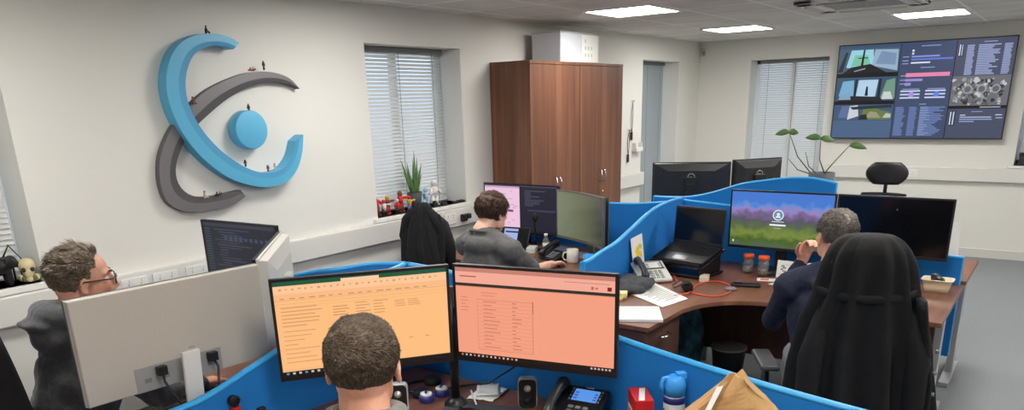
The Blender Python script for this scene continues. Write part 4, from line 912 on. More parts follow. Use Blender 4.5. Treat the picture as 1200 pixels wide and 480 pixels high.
t = thing('remote_control', 'black remote handset lying flat in front of the laptop riser', 'remote', (4.33, 1.43, DZ), .35)
MB().box((0, 0, .010), (.05, .17, .020), BLACK).build('remote_body', t, .006)
MB().bx((-.018, .02, .0202), (.018, .07, .0208), SCREEN).build('display', t)
def jar(label, x, y, h=.105, r=.033):
    t = thing('jar', label, 'jar', (x, y, DZ), 0, 'jars with orange lids')
    MB().lathe([(0, 0), (r, .002), (r, h-.02), (r*.85, h-.012), (r*.85, h)], GLASS, n=28).build('glass_body', t)
    MB().lathe([(0, .004), (r*.9, .004), (r*.9, h*.45), (0, h*.47)], mat('jar_filling', (110, 90, 80), .8, col2=(200, 190, 180), nscale=60), n=20).build('filling', t)
    MB().lathe([(0, h-.002), (r*1.04, h-.002), (r*1.04, h+.018), (r*.95, h+.022), (0, h+.022)], ORANGE, n=28).build('lid', t)
jar('clear jar with an orange lid beside the white framed card', 4.66, 1.435); jar('orange lidded jar half hidden beside the laptop', 4.70, 1.545, .10, .032)
t = thing('framed_card', 'small white framed card with a sketch under the landscape monitor', 'photo frame', (4.65, 1.285, DZ), -PI/2-.1)
T = Matrix.Rotation(-.14, 4, 'X')
MB().box((0, 0, .055), (.135, .008, .108), WHITE).build('frame', t, .002, T=T)
mb = MB()
for (x, z, w_, h_) in ((-.03, .075, .02, .012), (-.02, .065, .02, .012), (-.035, .055, .015, .012), (-.02, .045, .022, .01), (.03, .07, .022, .03), (.0, .085, .03, .002), (-.025, .025, .05, .003), (.032, .04, .02, .002)): mb.box((x, -.0045, z), (w_, .0006, h_), mat('sketch_grey', (140, 140, 142), .8))
mb.build('sketch', t, T=T)
for k, (x, y, rz, lb) in enumerate(((4.56, 1.38, .3, 'white card lying left in front of the framed card'), (4.47, 1.27, -.35, 'white card with a pen on it in front of the framed card'))):
    o = MB().box((0, 0, .001), (.075, .11, .002), PAPER).build('card'); o.location = (x, y, DZ); o.rotation_euler.z = rz; tag(o, lb, 'card', 'white cards on the right desk')
    m2 = MB().box((0, .01, .0022), (.04, .05, .0004), INK if k else ORANGE).build('print', o)
o = MB().cyl((-.05, 0, 0), (.05, 0, 0), .004, BLACK, 10).build('pen'); o.location = (4.47, 1.27, DZ+.0068); o.rotation_euler.z = 1.0; tag(o, 'black pen lying on the white card on the right desk', 'pen')
mug('white mug between the framed card and the man in navy', 4.80, 1.17, WHITE, r=.036, h=.075, hang=2)
t = thing('plastic_tub', 'open cream plastic tub with a black case inside on the right desk', 'tub', (4.745, .475, DZ), PI/2)
cr_ = mat('tub_plastic', (222, 208, 176), .5); n = 40
def rr_ring(hw, hd, z, p=.35): return [(hw*abs(math.cos(a_))**p*math.copysign(1, math.cos(a_)), hd*abs(math.sin(a_))**p*math.copysign(1, math.sin(a_)), z) for a_ in [2*PI*i/n for i in range(n)]]
MB().loft([rr_ring(.060, .040, 0), rr_ring(.066, .045, .03), rr_ring(.076, .055, .068), rr_ring(.082, .061, .070), rr_ring(.082, .061, .073), rr_ring(.073, .052, .073), rr_ring(.062, .042, .012), rr_ring(.01, .01, .010)], cr_).build('tub_body', t)
g = MB().ell((0, 0, .04), (.052, .036, .028), BLACK).ell((.02, .01, .06), (.03, .024, .02), BLACK).build('case'); remesh(g, .005, 3); g.location = (4.745, .475, DZ+.02); g.rotation_euler.z = .4; tag(g, 'small black case lying in the cream plastic tub', 'case')
# white paper holder beyond the black monitor
t = thing('document_holder', 'white document standing beyond the right end of the black monitor', 'document', (5.36, .53, DZ), -1.1)
MB().box((0, 0, .15), (.17, .004, .30), PAPER, rx=-.15).build('sheet', t); MB().box((0, .045, .008), (.18, .10, .016), WHITE).box((0, .03, .12), (.02, .012, .22), WHITE, rx=-.15).build('stand', t, .003)

# ---- under the right desk
def sackf(label, x, y, sx, sy, sz, m, seed, rz=0):
    mb = MB(); R = random.Random(seed)
    mb.ell((0, 0, sz*.36), (sx, sy, sz*.40), m)
    for k in range(8): a_ = 2*PI*k/8; mb.ell((sx*.5*math.cos(a_), sy*.5*math.sin(a_), sz*(.4+.25*R.random())), (sx*.45, sy*.45, sz*.34), m, 12, 8)
    mb.ell((0, 0, sz*.8), (sx*.35, sy*.35, sz*.22), m)
    for v in range(len(mb.v)): p = mb.v[v]; mb.v[v] = (p[0], p[1], max(p[2], .004))
    g = mb.build('sack_bag'); remesh(g, .012, 4, .022, 7); g.location = (x, y, 0.0); g.rotation_euler.z = rz; tag(g, label, 'bag'); return g
sackf('teal and dark patterned bag bundled under the right desk', 4.62, 1.93, .20, .13, .52, TEAL, 3)
t = thing('waste_bin', 'low black waste bin under the right desk', 'bin', (4.66, 1.62, 0)); t.scale = (.8, .8, .85)
MB().lathe([(.11, 0), (.14, .28), (.145, .285), (.135, .285), (.105, .01), (0, .01)], mat('bin_black', (30, 30, 32), .5), n=32).build('bin_body', t); MB().lathe([(.146, .275), (.146, .288), (.138, .288)], GREYP, n=32).build('rim', t)

# ---- middle desk
mug('white mug near the arm of the man in grey', 4.43, 2.70, mat('mug_cream', (214, 210, 196), .4), hang=2.4)
t = thing('mug', 'blue cup behind the wavy blue screen on the middle desk', 'cup', (4.36, 2.53, DZ)); MB().lathe([(.03, 0), (.036, .085), (.033, .085), (.027, .01), (0, .01)], cp, n=28).build('cup', t); MB().tube([(.034, 0, .07), (.055, 0, .06), (.055, 0, .035), (.032, 0, .025)], .005, cp).build('handle', t)
desk_phone('black desk phone with its handset up between the man in grey and his curved monitor', 4.45, 2.85, -1.9, BLACK, BLACK, mat('lcd_dark', (70, 76, 80), .4), None, .95)
t = thing('keyboard', 'black keyboard under the hands of the man in grey', 'keyboard', (4.235, 2.98, DZ), -PI/2-.15)
MB().box((0, 0, .009), (.42, .14, .018), BLACK).build('key_tray', t, .004)
for r_ in range(5): MB().box((0, -.05+.025*r_, .021), (.40, .020, .007), mat('key_dark', (40, 40, 42), .5)).build('key_row', t, .002)
t = thing('bottle', 'small clear bottle with a white cap behind the keyboard', 'bottle', (4.67, 3.08, DZ))
MB().lathe([(0, 0), (.024, .002), (.025, .085), (.012, .11), (.011, .12)], GLASS, n=24).build('bottle_body', t); MB().lathe([(0, .118), (.014, .118), (.014, .138), (0, .14)], WHITE, n=20).build('cap', t)
MB().lathe([(.0256, .03), (.0256, .07)], WHITE, n=24).build('label_band', t)
o = MB().box((0, 0, .022), (.12, .07, .044), mat('pale_box', (200, 204, 196), .6)).build('tissue_box', bevel=.006); o.location = (4.60, 3.16, DZ); o.rotation_euler.z = .4; tag(o, 'small pale box left of the clear bottle', 'box')
# tablet/phone lit pale blue
t = thing('tablet', 'tablet in a black case with a pale blue page propped below the pink window', 'tablet', (4.56, 3.34, DZ), -PI/2+.12)
T = Matrix.Rotation(-.42, 4, 'X')
MB().box((0, .005, .095), (.29, .010, .19), BLACK).build('case', t, .005, T=T)
s = MB().box((.0, -.0012, .095), (.275, .002, .17), SCREEN).build('screen', t, T=T)
MB().bx((-.075, -.0032, .015), (.045, -.0026, .175), emit((168, 186, 240), .9)).build('lit_page', s)
MB().box((0, .095, .075), (.12, .006, .16), BLACK, rx=.55).build('kickstand', t)
t = thing('microphone', 'black microphone on a bent stalk between the tablet and the pink monitor', 'microphone', (4.63, 3.05, DZ))
MB().lathe([(0, 0), (.04, 0), (.04, .012), (0, .018)], BLACK, (.05, .12, 0)).build('base', t)
MB().tube([(.05, .12, .01), (.05, .13, .12), (.02, .12, .2), (.0, .10, .24)], .006, BLACK).build('stalk', t)
MB().ell((-.005, .095, .262), (.024, .024, .034), BLACKM).build('head', t)
coil('black cable heaped behind the clear bottle', Vector((4.66, 2.96, DZ)), BLACK, .06, 3, seed=21)
# ---- far desk plant
t = thing('potted_plant', 'grey pot with a sparse long stemmed plant standing on the far desk', 'plant', (5.50, 1.347, DZ))
PG = mat('pot_grey', (74, 78, 80), .7)
MB().lathe([(.0, 0), (.066, 0), (.086, .568), (.080, .568), (.076, .53), (0, .53)], PG, n=36).build('pot', t)
MB().lathe([(0, .545), (.077, .540)], mat('soil', (50, 40, 32), .9), n=24).build('soil', t)
ST = mat('plant_stem', (96, 92, 60), .6); LF = mat('plant_leaf', (86, 122, 60), .5)
def leaf(base, dirv, ln_, wd, parent, m=LF, up=(0, 0, 1), n=7, droop=.25):
    d = Vector(dirv).normalized(); s_ = d.cross(Vector(up)).normalized(); u_ = s_.cross(d); vs = []; fs = []
    for k in range(n+1):
        f = k/n; w_ = wd*math.sin(PI*min(1, f*.93+.07))**.8*(1-.25*f); c = Vector(base)+d*ln_*f-Vector((0, 0, 1))*droop*ln_*f*f
        vs += [tuple(c-s_*w_+u_*w_*.25), tuple(c), tuple(c+s_*w_+u_*w_*.25)]
    for k in range(n): a_ = 3*k; fs += [(a_, a_+1, a_+4, a_+3), (a_+1, a_+2, a_+5, a_+4)]
    o = MB().add(vs, fs, m, True).build('leaf', parent); md = o.modifiers.new('s', 'SOLIDIFY'); md.thickness = .0015; return o
for q, top, lfs in (((945, 200), (925, 155), [((0, 1, .1), .09), ((0, -1, .2), .06)]), ((947, 200), (924, 186), []), ((970, 200), (962, 162), [((0, 1, .3), .10), ((.2, -1, 0), .08)]), ((966, 200), (996, 170), [((0, -1, .05), .10)]), ((957, 200), (944, 178), [])):
    e = pt(*top, 'x', 5.5)-Vector(t.location); b0 = Vector((0, (pt(*q, 'x', 5.5).y-1.347)*.6, .55)); mid = b0.lerp(e, .5)+Vector((0, .02, -.02))
    MB().tube([b0, mid, e], .0035, ST, 6, [.0045, .0038, .0025]).build('stem', t)
    for dv_, l_ in lfs: leaf(e, dv_, l_*1.1, .026, t, up=(-1, 0, .35))

# ---- window sill behind the jacket
sz = WS
def aloe(x, y, z):
    t = thing('potted_aloe', 'spiky green aloe in a dark grey pot on the window sill', 'plant', (x, y, z))
    MB().lathe([(0, 0), (.042, 0), (.062, .135), (.056, .135), (.052, .115), (0, .115)], mat('pot_dark', (62, 68, 74), .7), n=32).build('pot', t)
    G = mat('aloe_green', (74, 112, 66), .5, col2=(96, 134, 78), nscale=30)
    R = random.Random(2)
    for k in range(13):
        a_ = 2.4*k; lean = .12+.035*k; l = .31-.014*k if k > 1 else .33
        if k == 0: lean = .03
        if k == 1: a_ = PI; lean = .42; l = .30
        d = Vector((math.cos(a_)*math.sin(lean), math.sin(a_)*math.sin(lean)*.6, math.cos(lean))); b0 = Vector((.012*math.cos(a_), .012*math.sin(a_), .11))
        MB().tube([b0, b0+d*l*.35, b0+d*l*.7+Vector((0, 0, .01)), b0+d*l+Vector((0, 0, .015))], .01, G, 6, [.014, .0135, .008, .001]).build('leaf', t)
c = pt(488, 240, 'y', 4.19); aloe(4.45, 4.19, sz)
CM = [RED, mat('toy_white', (222, 216, 210), .5), mat('toy_yellow', (214, 170, 60), .5), mat('toy_blue', (60, 80, 150), .5), mat('toy_brown', (120, 60, 44), .5), BLACK]
def toy(label, x, y, z, h, ma, mb_, mc, rz=0, arms=1, group='toy figures on the window sill', name='toy_figure', rider=False):
    t = thing(name, label, 'toy figure', (x, y, z), rz, group); k = h/.1
    b_ = MB()
    for s in (-1, 1): b_.cap((0, s*.013*k, .006*k), (0, s*.010*k, .04*k), .009*k, .009*k, ma); b_.ell((.006*k, s*.013*k, .005*k), (.014*k, .008*k, .005*k), ma, 10, 6)
    b_.build('legs', t)
    b2_ = MB().cap((0, 0, .045*k), (0, 0, .066*k), .014*k, .016*k, mb_)
    for s in (-1, 1): b2_.cap((0, s*.017*k, .068*k), (.012*k*arms, s*.030*k, .052*k+.02*k*(arms > 1)), .006*k, .006*k, mb_)
    b2_.build('torso', t); MB().ell((0, 0, .09*k), (.013*k, .013*k, .014*k), mc, 12, 8).build('head', t)
    return t
toy('red and dark toy figure farthest left on the window sill', 3.995, 4.17, sz, .17, CM[4], CM[0], CM[1], -1.6)
toy('white and red toy figure second from the left on the sill', 4.06, 4.15, sz, .12, CM[5], CM[1], CM[0], -1.6, 2)
toy('yellow headed toy figure with brown body on the sill', 4.13, 4.18, sz, .14, CM[0], CM[4], CM[2], -1.2, 2)
toy('small dark legged toy figure with white chest on the sill', 4.195, 4.14, sz, .11, CM[5], CM[0], CM[1], -1.8)
toy('tall red toy figure standing left of the aloe pot', 4.26, 4.17, sz, .16, CM[4], CM[0], CM[4], -1.5, 2)
toy('short yellow and red toy figure right beside the aloe pot', 4.33, 4.14, sz, .12, CM[3], CM[2], CM[0], -1.3, 2)
toy('white skeletal toy figure right of the aloe on the sill', 4.67, 4.18, sz+.002, .20, CM[1], CM[1], CM[1], -1.6, 1)
toy('pale blue winged toy figure between the aloe and the white one', 4.59, 4.20, sz, .15, mat('toy_pale_blue', (170, 196, 222), .4), MC['toy_pale_blue'], MC['toy_pale_blue'], -1.6, 2)
for (x, y, w_, d_, h_, lb) in ((4.60, 4.12, .055, .04, .05, 'small black block at the feet of the pale blue figure'), (4.73, 4.14, .06, .045, .04, 'small black block right of the white skeletal figure'), (4.92, 4.13, .15, .03, .022, 'flat black gadget at the right end of the window sill')):
    t = MB().box((0, 0, h_*.35), (w_, d_, h_*.7), BLACK).box((w_*.1, 0, h_*.8), (w_*.5, d_*.6, h_*.4), BLACK).build('gadget', bevel=.004); t.location = (x, y, sz); tag(t, lb, 'gadget', 'small black gadgets on the window sill')
# ---- far left sill
t = thing('elephant_figurine', 'black elephant like figurine cut by the left edge on the sill', 'figurine', (1.425, 4.15, sz), 0)
e = MB().ell((0, 0, .10), (.065, .04, .045), BLACK).ell((.06, 0, .115), (.03, .03, .034), BLACK)
for sx_ in (-.04, .035):
    for s in (-1, 1): e.cap((sx_, s*.02, .012), (sx_, s*.018, .08), .014, .016, BLACK)
e.tube([(.08, 0, .11), (.10, 0, .08), (.103, 0, .04), (.112, 0, .02)], .01, BLACK, rr=[.015, .011, .008, .006]); g = e.build('body', t); remesh(g, .005, 3)
for s in (-1, 1): MB().ell((.045, s*.034, .115), (.022, .006, .028), BLACK, 12, 8).build('ear', t)
t = thing('skull_ornament', 'small cream skull ornament on greenery on the left sill', 'ornament', (1.55, 4.14, sz), -1.9)
bone = mat('bone', (206, 190, 150), .6)
g = MB().ell((0, 0, .085), (.048, .04, .04), bone).ell((.022, 0, .06), (.028, .028, .03), bone).ell((.03, 0, .045), (.02, .02, .015), bone).build('skull', t); remesh(g, .004, 3)
for s in (-1, 1): MB().ell((.040, s*.018, .072), (.012, .011, .012), mat('socket_dark', (60, 50, 40), .8), 10, 6).build('eye_socket', t)
g = MB(); R = random.Random(5)
for k in range(10): a_ = 2*PI*k/10; g.ell((.03*math.cos(a_), .03*math.sin(a_), .02+.008*R.random()), (.018, .018, .018), mat('moss', (96, 104, 62), .8) if k % 2 else bone, 8, 6)
g.build('mossy_base', t)
t = thing('triangle_ornament', 'black open triangle ornament behind the skull on the left sill', 'ornament', (1.52, 4.23, sz)); 
MB().tube([(-.055, 0, .095), (.0, 0, .185), (.055, 0, .095), (-.055, 0, .095)], .006, BLACK, 6).build('triangle', t); MB().cyl((0, 0, 0), (0, 0, .095), .005, BLACK).box((0, 0, .005), (.07, .04, .01), BLACK).build('stem_base', t)
# far right sill
o = MB().box((0, 0, .05), (.10, .12, .10), BLACK, taper=.8).box((0, .03, .11), (.05, .05, .05), BLACK).build('gadget', bevel=.006); o.location = (L+.07, .36, WS); tag(o, 'black object on the sill at the far right edge', 'ornament')
# ---- sockets on the trunking
def socket(label, loc, rz, n=2):
    t = thing('power_socket', label, 'socket', loc, rz, 'sockets on the cable trunking'); w_ = .148 if n == 2 else .088
    MB().box((0, -.004, 0), (w_, .009, .088), WHITE).build('plate', t, .003)
    for k in range(n):
        x = (k-.5)*.07 if n == 2 else 0
        MB().box((x+.01, -.010, .026), (.012, .005, .018), WHITE).build('switch', t, .001)
        h_ = MB(); h_.box((x, -.0088, .008), (.004, .001, .009), GREYP).box((x-.012, -.0088, -.014), (.008, .001, .004), GREYP).box((x+.012, -.0088, -.014), (.008, .001, .004), GREYP); h_.build('pin_holes', t)
    return t
for x, lb in ((2.02, 'double white socket on the trunking nearest the face of the man in glasses'), (2.20, 'middle double white socket above the grey backed monitor'), (2.40, 'double white socket just left of the dark code screen')): socket(lb, (x, D-.055, .925), 0)
socket('double white socket beside the black jacket below the window sill', (4.70, D-.055, .922), 0)
o = MB().box((0, -.02, 0), (.055, .04, .06), BLACK).box((.045, -.025, .01), (.05, .045, .04), BLACK).build('power_adapter', bevel=.006); o.location = (4.86, D-.056, .915); tag(o, 'black power adapter plugged into the trunking behind the man in grey', 'power adapter')
socket('single white socket on the trunking below the big wall screen', (L-.055, 1.41, .922), -PI/2, 1)
t = None
# ================================================================== PEOPLE
def face_parts(mb, m, beard=0):
    """head volumes, origin mid head, face towards +x, chin at -.115, crown at +.115"""
    mb.ell((-.012, 0, .030), (.098, .077, .086), m, 24, 16)
    mb.ell((.030, 0, -.030), (.062, .062, .082), m, 20, 12)
    mb.ell((-.03, 0, -.03), (.06, .06, .05), m)
    mb.ell((.062, 0, -.092), (.026, .032, .024), m)
    for s in (-1, 1):
        mb.ell((.030, s*.042, -.062), (.045, .018, .034), m); mb.ell((.066, s*.036, -.018), (.022, .022, .022), m)
        mb.cap((.082, s*.012, .030), (.066, s*.050, .028), .011, .009, m)
        mb.ell((-.004, s*.078, -.008), (.017, .007, .031), m, 12, 10, rot=Matrix.Rotation(.2, 3, 'Y') @ Matrix.Rotation(-s*.35, 3, 'Z'))
        mb.ell((.0, s*.080, -.033), (.010, .007, .010), m)
        mb.ell((.098, s*.010, -.034), (.010, .008, .008), m)
    mb.cap((.086, 0, .022), (.108, 0, -.024), .008, .011, m)
    mb.cap((.086, -.018, -.060), (.086, .018, -.060), .009, .009, m); mb.cap((.084, -.014, -.072), (.084, .014, -.072), .010, .010, m)
def hand(mb, m, w, d, n, curl=.35, side=1):
    """w wrist, d direction of the fingers, n out of the back of the hand; side=+1 thumb on d x n side"""
    w = Vector(w); d = Vector(d).normalized(); n = Vector(n); n = (n-d*n.dot(d)).normalized(); s = d.cross(n)*side
    for k in range(4): o = (k-1.5)*.018; mb.cap(w+s*(-o)*.6, w+d*.075+s*(-o), .015, .0125, m)
    mb.cap(w-d*.02, w+d*.02, .022, .022, m)
    for k, l in enumerate((.070, .080, .074, .058)):
        o = (1.5-k)*.0195; b = w+d*.082+s*o; d1 = (d*math.cos(curl)-n*math.sin(curl)+s*o*.8).normalized(); d2 = (d*math.cos(curl*2.1)-n*math.sin(curl*2.1)).normalized(); d3 = (d*math.cos(curl*3)-n*math.sin(curl*3)).normalized()
        k1 = b+d1*l*.45; k2 = k1+d2*l*.3; k3 = k2+d3*l*.25
        mb.cap(b, k1, .0090, .0084, m); mb.cap(k1, k2, .0084, .0078, m); mb.cap(k2, k3, .0078, .0068, m)
    b = w+d*.02+s*.022; k1 = b+(d*.55+s*.75-n*.25).normalized()*.042; k2 = k1+(d*.85+s*.35-n*.25).normalized()*.032; k3 = k2+(d*.95+s*.05-n*.3).normalized()*.022
    mb.cap(b, k1, .014, .011, m); mb.cap(k1, k2, .011, .0098, m); mb.cap(k2, k3, .0095, .008, m)
def hair(t, H, m, keep, length, count, flow, seed, cap_off=.004, thick=.0022, root=(.101, .080, .089), spike=.25, clump=.5):
    """cap following the skull plus thousands of short locks rooted on it"""
    R = random.Random(seed); mb = MB(); c0 = Vector((-.012, 0, .030)); N1, N2 = 64, 44; r_ = Vector(root)+Vector((cap_off-.004,)*3)
    vs = []
    for j_ in range(N2+1):
        a_ = -PI/2+PI*j_/N2
        for i in range(N1):
            b_ = 2*PI*i/N1; u = Vector((math.cos(a_)*math.cos(b_), math.cos(a_)*math.sin(b_), math.sin(a_)))
            p = c0+Vector((u.x*r_.x, u.y*r_.y, u.z*r_.z)); p += u*.003*noise.noise(p*60)
            if not keep(p): p = c0+(p-c0)*.90
            vs.append(tuple(H @ p))
    fs = []
    for j_ in range(N2):
        for i in range(N1): a_ = j_*N1+i; b_ = j_*N1+(i+1) % N1; fs.append((a_, b_, b_+N1, a_+N1))
    inv = H.inverted()
    fs = [f for f in fs if keep(inv @ Vector(vs[f[0]])) or keep(inv @ Vector(vs[f[2]]))]
    mb.add(vs, fs, m, True)
    k = 0; tries = 0; mi = mb._m(m)
    while k < count and tries < count*6:
        tries += 1
        u = Vector((R.gauss(0, 1), R.gauss(0, 1), R.gauss(0, 1))).normalized(); p = c0+Vector((u.x*r_.x, u.y*r_.y, u.z*r_.z))*.995
        if not keep(p): continue
        k += 1; fl = flow(p); fl = (fl-u*fl.dot(u)); fl = fl.normalized() if fl.length > 1e-4 else u.orthogonal().normalized()
        cl_ = noise.noise_vector(p*38)*clump; d = (u*spike+fl+cl_+Vector((R.uniform(-.2, .2), R.uniform(-.2, .2), R.uniform(-.2, .2)))).normalized(); l = length(p)*R.uniform(.75, 1.15)*(1+clump*.5*noise.noise(p*50))
        d2 = (d+fl*.3-u*.25*spike-u*.05).normalized(); p1 = p+d*l*.5; p2 = p1+d2*l*.5; s_ = d.cross(u); s_ = s_.normalized() if s_.length > 1e-4 else u.orthogonal().normalized()
        o = len(mb.v); th = thick*R.uniform(.7, 1.3); q = u*th*.6
        for (c, w_) in ((p, 1), (p1, .8)):
            for e in (-s_*th*w_, s_*th*w_, q*w_): mb.v.append(tuple(H @ (c+e)))
        mb.v.append(tuple(H @ p2))
        for f in ((0, 1, 4, 3), (1, 2, 5, 4), (2, 0, 3, 5), (3, 4, 6), (4, 5, 6), (5, 3, 6)): mb.f.append([o+x for x in f]); mb.mi.append(mi); mb.sm.append(True)
    return mb.build('hair', t)
def hairmat(name, c1, c2): 
    return mat(name, c1, .55, col2=c2, nscale=90, bump=.3, bscale=200)
def person(label, loc, rz, P, skin, shirt, trousers, sleeve='long', shirt_wr=.010, hands=(.35, .35)):
    """P: joints in the person's frame (+x forward). keys head, hyaw, hpitch, neck, chest, waist, sh(l,r), el, wr, hd(l,r direction), hn, hip, kn, an"""
    t = thing('person', label, 'person', (loc[0], loc[1], 0), rz)
    H = Matrix.Translation(P['head']) @ Matrix.Rotation(P.get('hyaw', 0), 4, 'Z') @ Matrix.Rotation(P.get('hpitch', 0), 4, 'Y') @ Matrix.Rotation(P.get('hroll', 0), 4, 'X')
    hb = MB(); face_parts(hb, skin); b_ = MB()
    b_.v = [tuple(H @ Vector(v)) for v in hb.v]; b_.f = hb.f; b_.mi = hb.mi; b_.sm = hb.sm; b_.m = hb.m
    nk = Vector(P['neck']); ch = Vector(P['chest']); wa = Vector(P['waist'])
    b_.cap(H @ Vector((-.025, 0, -.05)), nk, .056, .062, skin)
    def torso(mb, m, g):
        mb.ell(ch, (.115+g, .165+g, .17+g), m, 24, 14); mb.ell(wa, (.12+g, .15+g, .15+g), m, 24, 14); mb.ell((ch+wa)/2, (.118+g, .155+g, .17+g), m, 24, 14)
        for s in (0, 1): mb.cap(nk+Vector((0, 0, -.01)), P['sh'][s], .045+g, .058+g, m)
        mb.ell(nk+Vector((-.01, 0, -.075)), (.085+g, .13+g, .06+g), m)
    torso(b_, skin, 0)
    for s in (0, 1):
        b_.cap(P['sh'][s], P['el'][s], .048, .037, skin); b_.cap(P['el'][s], P['wr'][s], .038, .025, skin)
        hand(b_, skin, P['wr'][s], P['hd'][s], P['hn'][s], hands[s], 1 if s == 0 else -1)
        b_.cap(P['hip'][s], P['kn'][s], .078, .058, skin); b_.cap(P['kn'][s], P['an'][s], .055, .040, skin)
        b_.cap(Vector(P['an'][s])+Vector((-.02, 0, -.03)), Vector(P['an'][s])+Vector((.13, 0, -.045)), .035, .03, skin)
    o = b_.build('body', t); remesh(o, .0052, 4)
    # clothes
    c = MB(); torso(c, shirt, .020)
    for s in (0, 1):
        el = Vector(P['el'][s]); sh = Vector(P['sh'][s]); wr = Vector(P['wr'][s])
        if sleeve == 'long': c.cap(sh, el, .066, .052, shirt); c.cap(el, el.lerp(wr, .9), .052, .037, shirt)
        else: e2 = sh.lerp(el, .80); c.cap(sh, e2, .068, .060, shirt)
    o = c.build('hoodie' if sleeve == 'long' else 'shirt', t); remesh(o, .008, 4, shirt_wr, 7, (1, 1, 1.3))
    c = MB(); c.ell(wa+Vector((0, 0, -.13)), (.14, .172, .11), trousers)
    for s in (0, 1): c.cap(P['hip'][s], P['kn'][s], .092, .072, trousers); c.cap(P['kn'][s], P['an'][s], .070, .055, trousers)
    o = c.build('trousers', t); remesh(o, .010, 4, .008, 7)
    for s in (0, 1):
        a_ = Vector(P['an'][s]); sh = MB().cap(a_+Vector((-.04, 0, -.045)), a_+Vector((.15, 0, -.052)), .042, .036, BLACKM).box(a_+Vector((.055, 0, -.085)), (.27, .085, .018), BLACKM).build('shoe', t); remesh(sh, .006, 3)
    return t, H
def eyes(t, H, iris=(80, 90, 90)):
    for s in (-1, 1):
        MB().ell((0, 0, 0), (.0125,)*3, mat('eye_white', (225, 220, 215), .2)).build('eyeball', t, T=H @ Matrix.Translation((.070, s*.031, .006)))
        MB().ell((.0085, 0, 0), (.0052, .006, .006), mat('iris', iris, .2), 10, 6).build('iris', t, T=H @ Matrix.Translation((.070, s*.031, .006)))
        MB().cap((.0, -.016*s, .0), (-.010, .016*s, .003), .0035, .003, mat('eyebrow', (96, 78, 62), .8)).build('eyebrow', t, T=H @ Matrix.Translation((.092, s*.036, .034)))
def seated(head, lean=.06, **k):
    """default seated pose, pelvis at the origin"""
    hx, hy, hz = head; nz_ = hz-.138
    P = dict(head=head, neck=(hx-.045, hy, nz_), chest=((hx-.05)*.75, hy*.8, nz_-.22), waist=(.0, 0, .66),
             sh=[(hx-.05, hy+.185, nz_-.075), (hx-.05, hy-.185, nz_-.075)], hip=[(.02, .095, .55), (.02, -.095, .55)], kn=[(.43, .14, .56), (.43, -.14, .56)], an=[(.40, .14, .10), (.40, -.14, .10)])
    P.update(k); return P
def sub(v, x, y, rz):
    c_, s_ = math.cos(-rz), math.sin(-rz); q = Vector(v)-Vector((x, y, 0)); return (q.x*c_-q.y*s_, q.x*s_+q.y*c_, q.z)

# ---- man in glasses, left
x, y, rz = 1.05, 2.80, -.08
HD = (.16, .0, 1.265)
P = seated(HD, hyaw=-.24, hpitch=.08, el=[(.22, .26, .86), (.24, -.25, .86)], wr=[(.44, .16, .80), (.47, -.12, .80)], hd=[(1, -.3, -.1), (1, .2, -.1)], hn=[(0, 0, 1), (0, 0, 1)])
HOOD = mat('charcoal_hoodie', (58, 60, 63), .95, col2=(68, 70, 73), nscale=50, bump=.25, bscale=70, sheen=.2)
tP, H = person('man with glasses and tousled grey brown hair in a charcoal hoodie', (x, y), rz, P, SKIN, HOOD, mat('dark_trousers', (36, 38, 44), .9), shirt_wr=.014)
eyes(tP, H)
HM = hairmat('hair_grey_brown', (92, 79, 65), (134, 119, 101))
def kp(p):
    if p.z > .095: return p.x < .060
    if p.z > .055: return p.x < .052-.2*abs(p.y)
    if p.z > .02: return p.x < .022
    if p.z > -.012: return p.x < .010 and not (p.x > -.02 and abs(p.y) > .06 and p.z < -.0)
    return p.x < -.028 and p.z > -.075
hair(tP, H, HM, kp, lambda p: .013+.024*max(0, min(1, (p.z-.02)/.07)), 5200, lambda p: Vector((-.9, .1, .25 if p.z > .07 else -.5)), 5, thick=.0021, spike=.6, cap_off=.004, clump=.8)
GL = mat('glasses_frame', (30, 24, 26), .3)
mb = MB()
for s in (-1, 1):
    pts = [(.107-.010*abs(math.cos(a_))*.0-.006*(abs(s*.034+.024*math.cos(a_))/.05)**2, s*.033+.024*math.cos(a_), .004+.018*math.sin(a_)) for a_ in [2*PI*k/16 for k in range(17)]]
    mb.tube(pts, .0022, GL, 6); mb.tube([(.100, s*.057, .010), (.085, s*.069, .010), (.03, s*.080, .008), (-.005, s*.084, .006), (-.016, s*.083, -.010)], .0024, GL, 6)
mb.tube([(.107, -.010, .006), (.112, 0, .010), (.107, .010, .006)], .0022, GL, 6); mb.build('glasses', tP, T=H)
# hood lying on the shoulders
mb = MB(); nk = Vector(P['neck'])
for k in range(22):
    a_ = 2*PI*k/22; bk = (1-math.cos(a_))/2 ; q = nk+Vector((.085*math.cos(a_)-.01, .105*math.sin(a_), .012+.03*bk)); mb.ell(q, (.034+.018*bk, .034+.010*bk, .030+.014*bk), HOOD, 12, 8)
mb.ell(nk+Vector((-.085, 0, -.04)), (.07, .125, .06), HOOD, 20, 12); mb.ell(nk+Vector((-.055, 0, -.15)), (.085, .14, .15), HOOD, 20, 12); mb.ell(nk+Vector((-.115, 0, .012)), (.065, .095, .026), HOOD, 20, 12, rot=Matrix.Rotation(.12, 3, 'Y')); mb.cap(nk+Vector((-.10, -.06, .015)), nk+Vector((-.172, -.045, .020)), .022, .011, HOOD); mb.cap(nk+Vector((-.10, .05, .015)), nk+Vector((-.172, .03, .02)), .022, .011, HOOD); mb.cap(nk+Vector((-.172, -.045, .020)), nk+Vector((-.172, .03, .020)), .011, .011, HOOD); mb.cap(nk+Vector((-.15, -.02, .012)), nk+Vector((-.10, -.02, -.06)), .022, .045, HOOD)
o = mb.build('hood', tP); remesh(o, .007, 7, .006, 9)
